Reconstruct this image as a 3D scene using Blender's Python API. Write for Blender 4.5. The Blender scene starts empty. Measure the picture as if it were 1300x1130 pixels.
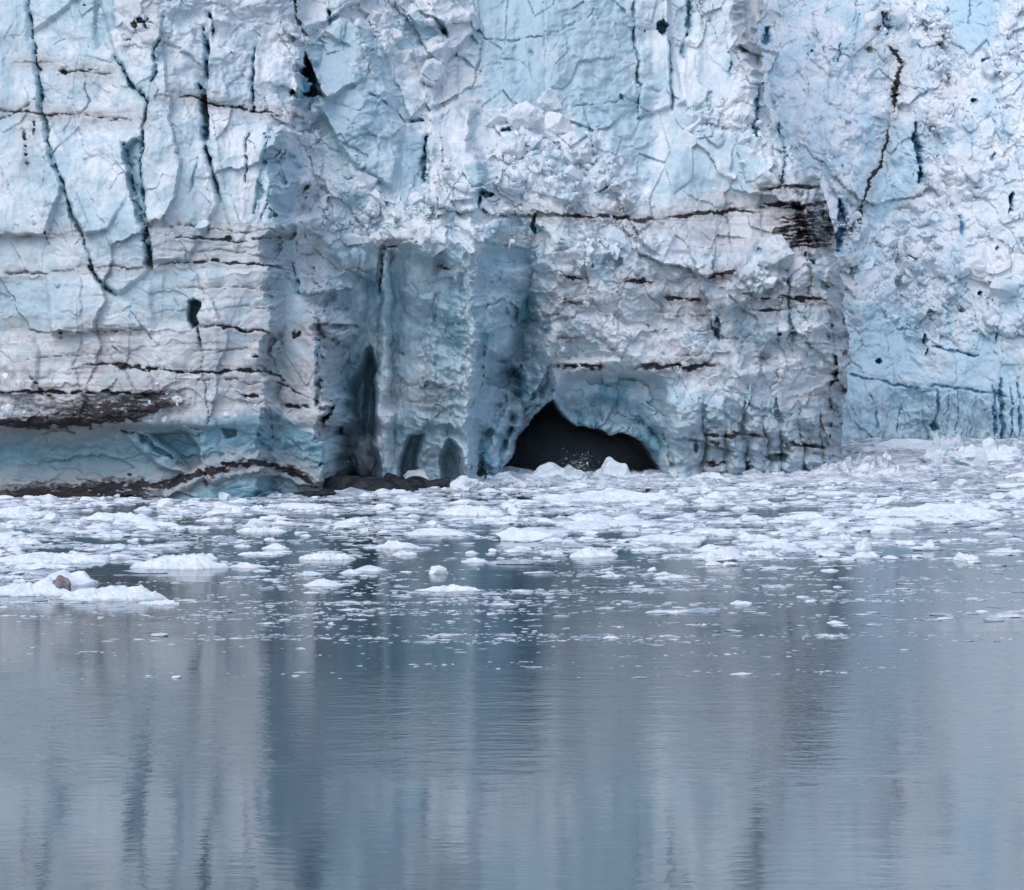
import bpy, math
import numpy as np

# ------------------------------------------------------------------ camera, sky, sun, exposure
scene = bpy.context.scene
C = scene.collection
R = math.radians
F, HX, HY, CAM_H = 4500.0, 650.0, 351.0, 25.0       # focal length and horizon measured on the 1300 px photograph; deck height in metres

cam = bpy.data.cameras.new('camera')
cam_o = bpy.data.objects.new('camera', cam)
C.objects.link(cam_o)
cam_o.location = (0, 0, CAM_H)
cam_o.rotation_euler = (R(90), 0, 0)
cam.sensor_width = 36.0
cam.lens = F / 1300.0 * 36.0
cam.shift_y = -(565.0 - HY) / 1300.0
cam.clip_start, cam.clip_end = 1.0, 20000.0
scene.camera = cam_o

SUN_EL, SUN_AZ = 54.0, 206.0                        # azimuth clockwise from +Y (the viewing direction)
world = bpy.data.worlds.new('World')
scene.world = world
world.use_nodes = True
wn = world.node_tree
bg = wn.nodes['Background']
sky = wn.nodes.new('ShaderNodeTexSky')
sky.sky_type = 'NISHITA'
sky.sun_disc = False
sky.sun_elevation = R(SUN_EL)
sky.sun_rotation = R(SUN_AZ)
sky.air_density, sky.dust_density, sky.ozone_density = 1.0, 1.6, 1.0
veil = wn.nodes.new('ShaderNodeHueSaturation')     # thin cloud: a paler, greyer sky all over
veil.inputs['Saturation'].default_value = 0.95
wn.links.new(sky.outputs['Color'], veil.inputs['Color'])
wn.links.new(veil.outputs['Color'], bg.inputs['Color'])
bg.inputs['Strength'].default_value = 0.15

sun = bpy.data.lights.new('sun', 'SUN')
sun.energy, sun.angle, sun.color = 1.0, R(55), (1.0, 0.97, 0.95)
sun_o = bpy.data.objects.new('sun', sun)
C.objects.link(sun_o)
sun_o.rotation_euler = (R(90 - SUN_EL), 0, R(180 - SUN_AZ))
sun_o.location = (-100, -100, 200)

scene.view_settings.view_transform = 'Standard'
scene.view_settings.look = 'None'
scene.view_settings.gamma = 1.0
scene.view_settings.use_curve_mapping = False
scene.view_settings.exposure = 0.24
scene.render.engine = 'CYCLES'
scene.cycles.max_bounces = 8
scene.cycles.diffuse_bounces = 5
scene.cycles.glossy_bounces = 4
scene.cycles.use_denoising = True

rng = np.random.default_rng(11)

# ------------------------------------------------------------------ helpers: tags, nodes
def tag(o, label=None, cat=None, group=None, kind=None):
    if label: o['label'] = label
    if cat: o['category'] = cat
    if group: o['group'] = group
    if kind: o['kind'] = kind
    return o

def at(px, py, D):                                   # a point of the photograph at a distance in metres
    return np.array(((px - HX) * D / F, D, CAM_H - (py - HY) * D / F))

def on_water(px, py, z=0.0):
    D = (CAM_H - z) * F / (py - HY)
    return np.array(((px - HX) * D / F, D, z))

class Nodes:
    def __init__(self, name):
        self.m = bpy.data.materials.new(name)
        self.m.use_nodes = True
        self.t = self.m.node_tree
        self.bsdf = self.t.nodes['Principled BSDF']
    def n(self, kind, **kw):
        nd = self.t.nodes.new('ShaderNode' + kind)
        for k, v in kw.items():
            if k in nd.inputs: self.put(nd.inputs[k], v)
            else: setattr(nd, k, v)
        return nd
    def put(self, sock, v):
        if isinstance(v, bpy.types.NodeSocket): self.t.links.new(v, sock)
        else: sock.default_value = v
    def math(self, op, a, b=None, clamp=False):
        nd = self.t.nodes.new('ShaderNodeMath'); nd.operation = op; nd.use_clamp = clamp
        self.put(nd.inputs[0], a)
        if b is not None: self.put(nd.inputs[1], b)
        return nd.outputs[0]
    def ramp(self, v, lo, hi):
        nd = self.t.nodes.new('ShaderNodeMapRange'); nd.interpolation_type = 'SMOOTHSTEP'
        self.put(nd.inputs['Value'], v)
        nd.inputs['From Min'].default_value = lo; nd.inputs['From Max'].default_value = hi
        return nd.outputs[0]
    def mix(self, f, a, b):
        nd = self.t.nodes.new('ShaderNodeMix'); nd.data_type = 'RGBA'
        self.put(nd.inputs[0], f); self.put(nd.inputs[6], a); self.put(nd.inputs[7], b)
        return nd.outputs[2]
    def scaled(self, v, s):
        nd = self.t.nodes.new('ShaderNodeVectorMath'); nd.operation = 'MULTIPLY'
        self.put(nd.inputs[0], v); nd.inputs[1].default_value = s
        return nd.outputs[0]
    def noise(self, vec, scale, detail=5.0, rough=0.55, dist=0.0):
        nd = self.t.nodes.new('ShaderNodeTexNoise')
        self.put(nd.inputs['Vector'], vec)
        nd.inputs['Scale'].default_value = scale; nd.inputs['Detail'].default_value = detail
        nd.inputs['Roughness'].default_value = rough; nd.inputs['Distortion'].default_value = dist
        return nd.outputs[0]

def rgb(r, g, b): return (r, g, b, 1.0)

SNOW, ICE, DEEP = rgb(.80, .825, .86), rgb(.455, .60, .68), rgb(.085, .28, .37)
GREY, DIRT = rgb(.40, .38, .385), rgb(.028, .0255, .029)

def make_glacier_material(name, snow, ice, deep):
    N = Nodes(name)
    geo = N.n('NewGeometry'); P = geo.outputs['Position']
    att = N.n('VertexColor', layer_name='stain')
    sep = N.n('SeparateColor'); N.put(sep.inputs[0], att.outputs['Color'])
    dirt, blue, grey = sep.outputs[0], sep.outputs[1], sep.outputs[2]
    big = N.noise(N.scaled(P, (.22, .22, .12)), 1.0, 6, .6, .6)
    med = N.noise(N.scaled(P, (.9, .9, .6)), 1.0, 6, .65, .3)
    fin = N.noise(P, 3.2, 5, .65)
    lam = N.noise(N.scaled(P, (.05, .05, 2.2)), 1.0, 4, .6)
    f = N.math('ADD', N.math('MULTIPLY', big, .62), N.math('MULTIPLY', med, .38))
    f = N.math('ADD', f, N.math('MULTIPLY', N.math('SUBTRACT', fin, .5), .22))
    f = N.math('SUBTRACT', f, N.math('MULTIPLY', blue, .42))
    snowy = N.ramp(f, .30, .60)
    col = N.mix(snowy, ice, snow)
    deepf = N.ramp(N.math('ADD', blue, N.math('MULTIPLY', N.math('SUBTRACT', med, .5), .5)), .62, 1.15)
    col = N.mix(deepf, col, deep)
    strk = N.noise(N.scaled(P, (1.1, 1.1, .07)), 1.0, 4, .65)
    lamf = N.math('MULTIPLY', N.ramp(lam, .50, .72), .16)
    greyf = N.math('ADD', N.math('MULTIPLY', grey, N.ramp(N.math('ADD', N.math('ADD', N.math('MULTIPLY', med, .4), N.math('MULTIPLY', strk, .3)), N.math('MULTIPLY', lam, .3)), .26, .66)), N.math('MULTIPLY', lamf, N.math('ADD', grey, .3)), True)
    col = N.mix(greyf, col, GREY)
    spk = N.noise(N.scaled(P, (1.4, 1.4, 3.0)), 1.6, 6, .75)
    df = N.ramp(N.math('ADD', dirt, N.math('MULTIPLY', N.math('SUBTRACT', spk, .5), .95)), .20, .74)
    df = N.math('MULTIPLY', df, N.ramp(dirt, .02, .14))
    col = N.mix(df, col, DIRT)
    N.put(N.bsdf.inputs['Base Color'], col)
    N.bsdf.inputs['Roughness'].default_value = .55
    N.bsdf.inputs['Specular IOR Level'].default_value = .25
    b = N.n('Bump'); b.inputs['Strength'].default_value = .32; b.inputs['Distance'].default_value = .14
    bh = N.math('ADD', N.noise(P, 1.7, 8, .68, .4), N.math('MULTIPLY', fin, .3))
    N.put(b.inputs['Height'], bh)
    N.put(N.bsdf.inputs['Normal'], b.outputs[0])
    return N.m

M_GLACIER = make_glacier_material('glacier_ice', SNOW, ICE, DEEP)
M_FAR = make_glacier_material('fresh_blue_glacier_ice', rgb(.88, .90, .94), rgb(.53, .71, .82), rgb(.05, .22, .40))

def make_floe_material():
    N = Nodes('floe_ice')
    co = N.n('TexCoord').outputs['Object']
    P = N.n('NewGeometry').outputs['Position']
    a = N.noise(P, .9, 5, .6); f = N.noise(P, 5.0, 4, .6)
    v = N.math('ADD', N.math('MULTIPLY', a, .7), N.math('MULTIPLY', f, .3))
    col = N.mix(N.ramp(v, .34, .60), rgb(.60, .74, .82), rgb(.84, .86, .90))
    N.put(N.bsdf.inputs['Base Color'], col)
    N.bsdf.inputs['Roughness'].default_value = .5
    N.bsdf.inputs['Specular IOR Level'].default_value = .3
    b = N.n('Bump'); b.inputs['Strength'].default_value = .5; b.inputs['Distance'].default_value = .15
    N.put(b.inputs['Height'], N.noise(P, 4.0, 6, .65))
    N.put(N.bsdf.inputs['Normal'], b.outputs[0])
    return N.m
M_FLOE = make_floe_material()

def make_simple(name, c0, c1, scale, rough=.8, spec=.2, bump=.1, lo=.35, hi=.65, stretch=(1, 1, 1)):
    N = Nodes(name)
    P = N.scaled(N.n('NewGeometry').outputs['Position'], stretch)
    v = N.noise(P, scale, 7, .65, .3)
    N.put(N.bsdf.inputs['Base Color'], N.mix(N.ramp(v, lo, hi), c0, c1))
    N.bsdf.inputs['Roughness'].default_value = rough
    N.bsdf.inputs['Specular IOR Level'].default_value = spec
    b = N.n('Bump'); b.inputs['Strength'].default_value = .6; b.inputs['Distance'].default_value = bump
    N.put(b.inputs['Height'], N.noise(P, scale * 4, 6, .6))
    N.put(N.bsdf.inputs['Normal'], b.outputs[0])
    return N.m
M_BRASH = make_simple('brash_ice', rgb(.27, .34, .41), rgb(.78, .81, .86), .45, .5, .3, .05, .36, .66)
M_ROCK = make_simple('granite_rock', rgb(.16, .135, .13), rgb(.33, .29, .285), 2.5, .8, .2, .08)
M_DARKICE = make_simple('debris_laden_ice', rgb(.012, .0135, .017), rgb(.048, .052, .062), .8, .75, .12, .12)
M_SPRAY = make_simple('spray_droplets', rgb(.7, .74, .8), rgb(.8, .84, .9), 3)

M_FOAM = make_simple('churned_foam', rgb(.30, .36, .42), rgb(.74, .77, .82), .7, .6, .3, .15, .34, .60, (.5, 1, 1))

def make_water():
    N = Nodes('glacial_water')
    P = N.n('NewGeometry').outputs['Position']
    N.bsdf.inputs['Base Color'].default_value = rgb(.060, .098, .115)
    N.bsdf.inputs['Roughness'].default_value = .045
    N.bsdf.inputs['IOR'].default_value = 1.5
    a = N.noise(N.scaled(P, (.55, 1.0, 1)), 1.1, 3, .5)
    c = N.noise(N.scaled(P, (.45, 1.0, 1)), .28, 3, .5)
    d = N.noise(N.scaled(P, (.7, 1.0, 1)), 3.2, 2, .5)
    wind = N.math('ADD', N.math('MULTIPLY', N.ramp(N.noise(N.scaled(P, (.35, 1, 1)), .035, 3, .55, .5), .38, .62), 1.1), .45)
    h = N.math('ADD', N.math('ADD', N.math('MULTIPLY', a, .030), N.math('MULTIPLY', c, .035)), N.math('MULTIPLY', d, .0065))
    h = N.math('MULTIPLY', N.math('MULTIPLY', h, wind), .7)
    b = N.n('Bump'); b.inputs['Strength'].default_value = 1.0; b.inputs['Distance'].default_value = 1.0
    N.put(b.inputs['Height'], h)
    N.put(N.bsdf.inputs['Normal'], b.outputs[0])
    return N.m
M_WATER = make_water()

# ------------------------------------------------------------------ helpers: noise fields
_T2 = rng.uniform(0, 2 * np.pi, (256, 256)); _GX, _GY = np.cos(_T2), np.sin(_T2)
def perlin(x, y):
    xi, yi = np.floor(x).astype(np.int64), np.floor(y).astype(np.int64)
    fx, fy = x - xi, y - yi
    u, v = fx * fx * fx * (fx * (fx * 6 - 15) + 10), fy * fy * fy * (fy * (fy * 6 - 15) + 10)
    def g(a, b): 
        i, j = (xi + a) & 255, (yi + b) & 255
        return _GX[i, j] * (fx - a) + _GY[i, j] * (fy - b)
    n0 = g(0, 0) * (1 - u) + g(1, 0) * u
    n1 = g(0, 1) * (1 - u) + g(1, 1) * u
    return (n0 * (1 - v) + n1 * v) * 1.5
def fbm(x, y, oct=4, gain=.5, seed=0):
    s, a = 0, 1.0
    for o in range(oct):
        s = s + a * perlin(x * 2 ** o + 17.3 * (seed + 1) + 31.7 * o, y * 2 ** o + 9.1 * (seed + 3) + 11.9 * o)
        a *= gain
    return s
def ridged(x, y, oct=4, gain=.55, seed=0):
    s, a = 0, 1.0
    for o in range(oct):
        s = s + a * (1 - 2.2 * np.abs(perlin(x * 2 ** o + 7.7 * (seed + 2) + 5.1 * o, y * 2 ** o + 3.3 * seed + 8.3 * o)))
        a *= gain
    return s
_V3 = rng.uniform(-1, 1, (64, 64, 64))
def vnoise3(p):
    i = np.floor(p).astype(np.int64); f = p - i; f = f * f * (3 - 2 * f); i &= 63; j = (i + 1) & 63
    X, Y, Z = (i[:, 0], j[:, 0]), (i[:, 1], j[:, 1]), (i[:, 2], j[:, 2])
    r = 0
    for a in (0, 1):
        for b in (0, 1):
            for c in (0, 1):
                w = (f[:, 0] if a else 1 - f[:, 0]) * (f[:, 1] if b else 1 - f[:, 1]) * (f[:, 2] if c else 1 - f[:, 2])
                r = r + w * _V3[X[a], Y[b], Z[c]]
    return r
def fbm3(p, oct=4, gain=.5):
    s, a = 0, 1.0
    for o in range(oct):
        s = s + a * vnoise3(p * 2 ** o + 13.7 * o); a *= gain
    return s
def worley(x, y, seed=0, jit=.9):
    """nearest-cell hash, vector to its centre, F1 and F2"""
    r = np.random.default_rng(seed); tab = r.uniform(0, 1, (128, 128, 5))
    xi, yi = np.floor(x).astype(np.int64), np.floor(y).astype(np.int64)
    f1 = np.full(x.shape, 9.0); f2 = np.full(x.shape, 9.0)
    dx1 = np.zeros(x.shape); dy1 = np.zeros(x.shape); h = np.zeros(x.shape + (3,))
    for a in (-1, 0, 1):
        for b in (-1, 0, 1):
            t = tab[(xi + a) & 127, (yi + b) & 127]
            dx = x - (xi + a + .5 + jit * (t[..., 0] - .5)); dy = y - (yi + b + .5 + jit * (t[..., 1] - .5))
            d = np.sqrt(dx * dx + dy * dy)
            m = d < f1
            f2 = np.where(m, f1, np.minimum(f2, d))
            f1 = np.where(m, d, f1); dx1 = np.where(m, dx, dx1); dy1 = np.where(m, dy, dy1)
            h = np.where(m[..., None], t[..., 2:5], h)
    return h, dx1, dy1, f1, f2
def facets(x, y, seed, tilt=.5, step=.5, edge=.0):
    """blocks with flat tilted faces: >0 is deeper"""
    h, dx, dy, f1, f2 = worley(x, y, seed)
    v = step * (h[..., 0] - .5) * 2 + tilt * ((h[..., 1] - .5) * 2 * dx + (h[..., 2] - .45) * 2 * dy)
    if edge: v = v + edge * np.clip(1 - (f2 - f1) / .12, 0, 1) ** 2
    return v
def sstep(a, b, v):
    t = np.clip((v - a) / (b - a), 0, 1); return t * t * (3 - 2 * t)

def seg_dist(X, Y, pts):
    """distance to a polyline and the position along it 0..1"""
    pts = np.asarray(pts, float); L = np.hypot(*np.diff(pts, axis=0).T); tot = L.sum(); acc = 0
    best = np.full(X.shape, 1e9); tt = np.zeros(X.shape)
    for k in range(len(L)):
        a, b = pts[k], pts[k + 1]; d = b - a; l2 = max(d @ d, 1e-9)
        t = np.clip(((X - a[0]) * d[0] + (Y - a[1]) * d[1]) / l2, 0, 1)
        q = np.hypot(X - a[0] - t * d[0], Y - a[1] - t * d[1])
        m = q < best; best = np.where(m, q, best); tt = np.where(m, (acc + t * L[k]) / tot, tt); acc += L[k]
    return best, tt
def inside(X, Y, pts):
    c = np.zeros(X.shape, bool); n = len(pts)
    for k in range(n):
        (x0, y0), (x1, y1) = pts[k], pts[(k + 1) % n]
        if y0 == y1: continue
        c ^= ((y0 > Y) != (y1 > Y)) & (X < (x1 - x0) * (Y - y0) / (y1 - y0) + x0)
    return c
def poly_sd(X, Y, pts):                                # signed: positive inside
    d, _ = seg_dist(X, Y, list(pts) + [pts[0]])
    return np.where(inside(X, Y, pts), d, -d)

class Sheet:
    """A cliff face: a grid of photo positions that is unprojected on its own base distance, then carved in metres."""
    def __init__(self, xs, ys):
        self.px, self.py = np.meshgrid(xs, ys)
        self.disp = np.zeros(self.px.shape)
        self.dirt = np.zeros(self.px.shape); self.blue = np.zeros(self.px.shape); self.grey = np.zeros(self.px.shape)
        self.wx = self.px + 5 * fbm(self.px / 26, self.py / 26, 3, .5, 5)
        self.wy = self.py + 5 * fbm(self.px / 26, self.py / 26, 3, .5, 9)
        self.fx = self.px + 3.0 * fbm(self.px / 24, self.py / 24, 5, .55, 15)
        self.fy = self.py + 3.0 * fbm(self.px / 24, self.py / 24, 5, .55, 19)
    def box(self, pts, pad):
        p = np.asarray(pts, float)
        x, y = self.px[0], self.py[:, 0]
        i0, i1 = np.searchsorted(y, [p[:, 1].min() - pad, p[:, 1].max() + pad])
        j0, j1 = np.searchsorted(x, [p[:, 0].min() - pad, p[:, 0].max() + pad])
        return slice(i0, i1), slice(j0, j1)
    def mask(self, pts, feather=8, warp=1.0):
        out = np.zeros(self.px.shape); s = self.box(pts, feather + 12 * max(warp, 1))
        X = self.px[s] + warp * (self.wx[s] - self.px[s]); Y = self.py[s] + warp * (self.wy[s] - self.py[s])
        if X.size: out[s] = sstep(-feather * .5, feather * .5, poly_sd(X, Y, pts))
        return out
    def crack(self, pts, w=2.0, depth=2.5, blue=.9, gaps=.0, sharp=.6):
        s = self.box(pts, w * 3 + 10)
        X, Y = self.fx[s], self.fy[s]
        if not X.size: return
        d, t = seg_dist(X, Y, pts)
        n = fbm(self.px[s] / 30 + 3, self.py[s] / 30, 4, .6)
        wv = w * .95 * (.35 + .65 * np.sin(np.pi * np.clip(t, .02, .98)) ** .6) * (1 + .8 * n)
        k = 1 - sstep(wv * sharp, wv * 1.35, d)
        blk = sstep(.30, .05, fbm(self.px[s] / 11 + 7, self.py[s] / 11, 2, .5, 37) - (0 if w > 1.3 else -.15))     # places where fallen ice bridges the crack
        k = k * (.25 + .75 * blk)
        if gaps: k = k * sstep(-.25, .15, fbm(self.px[s] / 13, self.py[s] / 13, 2, .5, 33) + .35 - gaps)
        lip = (1 - sstep(0, w * 3.2 + 3, d)) ** 2
        self.disp[s] += .6 * depth * k + .10 * min(depth, 3) * lip * (1 + n)
        self.blue[s] = np.maximum(self.blue[s], np.maximum(blue * (1 - sstep(wv * .8, wv * 1.8, d)), .5 * blue * lip * (w > 1.3)))
    def band(self, pts, w=1.5, amt=.8, notch=.25, halo=.25, breaks=.3, seed=0):
        w = w * 1.25
        s = self.box(pts, w * 6 + 14)
        X, Y = self.fx[s], self.fy[s]
        if not X.size: return
        d, t = seg_dist(X, Y, pts)
        n = fbm(self.px[s] / 16, self.py[s] / 5, 3, .6, 40 + seed)
        on = sstep(-.28, .22, n + .55 - breaks) * np.sin(np.pi * np.clip(t, .03, .97)) ** .3
        wv = w * (.55 + .9 * np.clip(.5 + n, 0, 1.4))
        core = (1 - sstep(wv * .35, wv * 1.2, d)) * on
        self.dirt[s] = np.maximum(self.dirt[s], np.maximum(amt * core, 0))
        self.grey[s] = np.maximum(self.grey[s], halo * 2.6 * (1 - sstep(0, w * 4 + 14, d)) * (.6 + .4 * on))
        self.disp[s] += notch * core
        p = np.asarray(pts, float)
        if abs(p[-1, 0] - p[0, 0]) > 2 * abs(p[-1, 1] - p[0, 1]) and p[-1, 0] > p[0, 0]:      # melt streaks that run down from the layer
            yb = np.interp(X, p[:, 0], p[:, 1]); u = Y - yb
            run = np.exp(-np.clip(u, 0, None) / (5 + 2.2 * w)) * (u > 0) * (X > p[0, 0]) * (X < p[-1, 0])
            st = sstep(-.05, .55, perlin(X / 4.3 + seed, self.py[s] / 70) + .5 * perlin(X / 1.9, self.py[s] / 40 + seed))
            self.dirt[s] = np.maximum(self.dirt[s], .62 * amt * run * st * on)
    def blot(self, x, y, rx, ry, amt=.9, depth=.4):
        s = self.box([(x - rx, y - ry), (x + rx, y + ry)], max(rx, ry) + 6)
        X, Y = self.fx[s], self.fy[s]
        q = np.hypot((X - x) / rx, (Y - y) / ry) + .35 * fbm(X / 5, Y / 5, 2)
        k = 1 - sstep(.6, 1.15, q)
        self.dirt[s] = np.maximum(self.dirt[s], amt * k); self.disp[s] += depth * k
    def hole(self, x, y, rx, ry, depth=3, blue=1.0, rot=0):
        s = self.box([(x - rx, y - ry), (x + rx, y + ry)], max(rx, ry) + 8)
        a = R(rot); X, Y = self.fx[s] - x, self.fy[s] - y
        q = np.hypot((X * math.cos(a) + Y * math.sin(a)) / rx, (-X * math.sin(a) + Y * math.cos(a)) / ry) + .25 * fbm(self.px[s] / 6, self.py[s] / 6, 2)
        self.disp[s] += depth * (1 - sstep(.7, 1.1, q))
        self.blue[s] = np.maximum(self.blue[s], blue * (1 - sstep(.9, 1.5, q)))
    def bump(self, pts, widths, out, power=.5):
        """a rounded rib along a polyline; widths are half widths along it"""
        s = self.box(pts, max(widths) + 14)
        X, Y = .5 * (self.fx[s] + self.wx[s]), self.fy[s]
        d, t = seg_dist(X, Y, pts)
        w = np.interp(t, np.linspace(0, 1, len(widths)), widths) * (1 + .38 * fbm(X / 26, Y / 30, 3))
        self.disp[s] -= out * np.clip(1 - (d / w) ** 2, 0, 1) ** power
    def plane(self, pts, sx, sy, off=0.0, feather=4, warp=.5, blue=None):
        """a flat facet: slopes in metres per 10 px about its middle, off > 0 deeper"""
        c = np.mean(np.asarray(pts, float), axis=0); m = self.mask(pts, feather, warp)
        self.disp += m * (off + (self.px - c[0]) * sx / 10 + (self.py - c[1]) * sy / 10)
        if blue: self.blue = np.maximum(self.blue, blue * m)
    def scoop(self, pts, depth, feather, warp=.6, blue=0.0, power=1.0):
        m = self.mask(pts, feather, warp)
        self.disp += depth * m ** power
        if blue: self.blue = np.maximum(self.blue, blue * m)

def grid_axis(lo, a, b, hi, step, coarse):
    return np.concatenate((np.arange(lo, a, coarse), np.arange(a, b, step), np.arange(b, hi + .1, coarse)))

def new_mesh(name, V, Q, mat, smooth=True, stain=None, normals=None):
    me = bpy.data.meshes.new(name)
    nf, k = Q.shape
    me.vertices.add(len(V)); me.vertices.foreach_set('co', np.ascontiguousarray(V, np.float32).ravel())
    me.loops.add(nf * k); me.loops.foreach_set('vertex_index', np.ascontiguousarray(Q, np.int32).ravel())
    me.polygons.add(nf)
    me.polygons.foreach_set('loop_start', np.arange(0, nf * k, k, dtype=np.int32))
    me.polygons.foreach_set('use_smooth', np.full(nf, smooth, bool))
    if stain is not None:
        ca = me.color_attributes.new('stain', 'FLOAT_COLOR', 'POINT')
        ca.data.foreach_set('color', np.ascontiguousarray(stain, np.float32).ravel())
    me.update(calc_edges=True)
    me.validate()
    if normals is not None and smooth:
        me.normals_split_custom_set_from_vertices(np.ascontiguousarray(normals, np.float32).reshape(-1, 3).tolist() if False else np.ascontiguousarray(normals, np.float32))
    if mat: me.materials.append(mat)
    return me

def link(name, me, parent=None):
    o = bpy.data.objects.new(name, me); C.objects.link(o)
    if parent: o.parent = parent
    return o

def empty(name, loc=(0, 0, 0)):
    o = bpy.data.objects.new(name, None); C.objects.link(o); o.location = loc
    o.empty_display_size = 2
    return o

def grid_normals(P):
    n = np.cross(np.gradient(P, axis=0), np.gradient(P, axis=1))
    return n / (np.linalg.norm(n, axis=-1, keepdims=True) + 1e-9)

def finish_sheet(S, D, mat, regions, things, fine=.12, edge=None):
    """unproject, carve, roughen along the normals and cut the face into its parts"""
    px = S.px if edge is None else np.minimum(S.px, edge[0])
    P = np.stack(((px - HX) * D / F, D, CAM_H - (S.py - HY) * D / F), -1)
    back = np.zeros(px.shape)
    if edge is not None: back = np.clip(S.px - edge[0], 0, 40) * 2.4
    top = np.clip(-70 - S.py, 0, None)
    P[..., 1] += S.disp + back + .0009 * top ** 2
    Nn = grid_normals(P)
    sh = P.shape[:2]
    p3 = P.reshape(-1, 3)
    d = fine * (fbm3(p3 * .55, 3, .55) * 1.3 + .45 * fbm3(p3 * 2.4, 2, .6)).reshape(sh)
    dv = fine * (1.1 * fbm3(p3 * np.array((1.1, 1.1, .10)), 3, .6)).reshape(sh)
    d = d * (1 - S.grain) + dv * S.grain
    P = P + Nn * (d * S.rough)[..., None]
    Nn = grid_normals(P)
    ny, nx = sh
    idx = np.arange(ny * nx).reshape(ny, nx)
    Q = np.stack((idx[:-1, :-1], idx[1:, :-1], idx[1:, 1:], idx[:-1, 1:]), -1).reshape(-1, 4)
    cx = (S.fx[:-1, :-1]).ravel(); cy = (S.fy[:-1, :-1]).ravel()
    lab = np.zeros(len(Q), int)
    for k, (_, _, poly, _) in enumerate(regions):
        if poly is None: lab[:] = k
        else: lab[inside(cx, cy, poly)] = k
    stain = np.stack((S.dirt, S.blue, S.grey, np.ones(sh)), -1).reshape(-1, 4)  # dirt, ice blue and grey; blue and grey also carry painted shade
    V = P.reshape(-1, 3); Nf = Nn.reshape(-1, 3)
    for k, (th, part, _, lb) in enumerate(regions):
        q = Q[lab == k]
        if not len(q): continue
        u, inv = np.unique(q, return_inverse=True)
        o = link(part, new_mesh(part, V[u], inv.reshape(-1, 4), mat, True, stain[u], Nf[u]), things[th])
        if lb: o['label'] = lb
    S.P, S.N = P, Nn

# ------------------------------------------------------------------ water
xs = np.concatenate(([-6000, -800, -200], np.linspace(-100, 100, 5), [200, 800, 6000]))
ysw = np.array([-6000, -500, 0, 100, 200, 300, 400, 500, 600, 900, 6000.])
gx, gy = np.meshgrid(xs, ysw)
nxw, nyw = len(xs), len(ysw)
ii = np.arange(nxw * nyw).reshape(nyw, nxw)
water = link('water', new_mesh('water', np.stack((gx, gy, 0 * gx), -1).reshape(-1, 3), np.stack((ii[:-1, :-1], ii[:-1, 1:], ii[1:, 1:], ii[1:, :-1]), -1).reshape(-1, 4), M_WATER))
tag(water, 'calm grey green fjord water reflecting the ice wall', kind='structure')

# ------------------------------------------------------------------ the near glacier front
STEP = 1.25
xs = grid_axis(-330, -30, 1084, 1104, STEP, 6)
ys = grid_axis(-330, -20, 648, 672, STEP, 6)
S = Sheet(xs, ys)
px, py = S.px, S.py

# ribs: lines running up the face, each (y: x, distance); between them the face spans straight
RIBS = [
 {660: (-340, 402), 520: (-340, 402), 300: (-340, 408), 0: (-340, 416), -330: (-340, 440)},
 {660: (40, 400), 520: (40, 400), 300: (40, 405), 0: (40, 414), -330: (40, 438)},
 {660: (190, 398), 520: (190, 398), 300: (195, 402), 0: (205, 410), -330: (205, 436)},
 {660: (330, 401), 520: (330, 401), 330: (337, 403), 190: (340, 407), 140: (352, 414), 60: (338, 419), 0: (322, 421), -330: (310, 445)},
 {660: (352, 408), 520: (352, 408), 330: (369, 413), 170: (380, 417), 100: (386, 419), 0: (345, 424), -330: (330, 450)},
 {660: (404, 405), 520: (406, 406), 430: (398, 410), 330: (386, 418), 170: (394, 424), 0: (372, 430), -330: (360, 455)},
 {660: (418, 423), 520: (424, 423), 430: (416, 421), 330: (404, 423), 170: (412, 428), 0: (400, 437), -330: (390, 462)},
 {660: (446, 436), 430: (446, 433), 310: (442, 424), 170: (452, 428), 0: (452, 441), -330: (452, 466)},
 {660: (536, 434), 430: (536, 431), 310: (538, 424), 200: (545, 433), 100: (540, 445), 0: (530, 451), -330: (530, 475)},
 {660: (590, 428), 560: (592, 426), 430: (597, 424), 310: (600, 424), 190: (600, 436), 100: (590, 452), 0: (575, 458), -330: (570, 480)},
 {660: (626, 439), 520: (632, 438), 430: (640, 435), 310: (645, 431), 190: (618, 444), 0: (606, 462), -330: (606, 484)},
 {660: (664, 450), 520: (666, 448), 430: (668, 444), 310: (672, 436), 190: (660, 444), 100: (660, 457), 0: (660, 463), -330: (660, 486)},
 {660: (690, 440), 520: (700, 438), 430: (705, 436), 310: (705, 434), 230: (705, 440), 150: (700, 454), 0: (700, 463), -330: (700, 488)},
 {660: (830, 438), 520: (830, 437), 430: (830, 440), 320: (830, 444), 260: (825, 451), 180: (830, 462), 0: (830, 470), -330: (830, 492)},
 {660: (930, 442), 520: (930, 442), 430: (930, 444), 330: (930, 448), 280: (930, 457), 120: (930, 463), 0: (930, 472), -330: (930, 494)},
 {660: (1010, 451), 520: (1020, 450), 430: (1020, 451), 300: (1020, 454), 240: (1010, 458), 130: (955, 465), 0: (942, 475), -330: (930.5, 495)},
 {660: (1046, 455), 520: (1052, 454), 430: (1054, 454), 300: (1042, 457), 240: (1030, 461), 130: (962, 468), 0: (954, 478), -330: (944, 497)},
 {660: (1064, 470), 590: (1069, 470), 560: (1066, 474), 500: (1074, 475), 440: (1080, 475), 400: (1072, 473), 300: (1059, 472), 240: (1049, 470), 200: (1012, 469), 130: (972, 473), 0: (964, 481), -330: (950, 500)},
]
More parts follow.
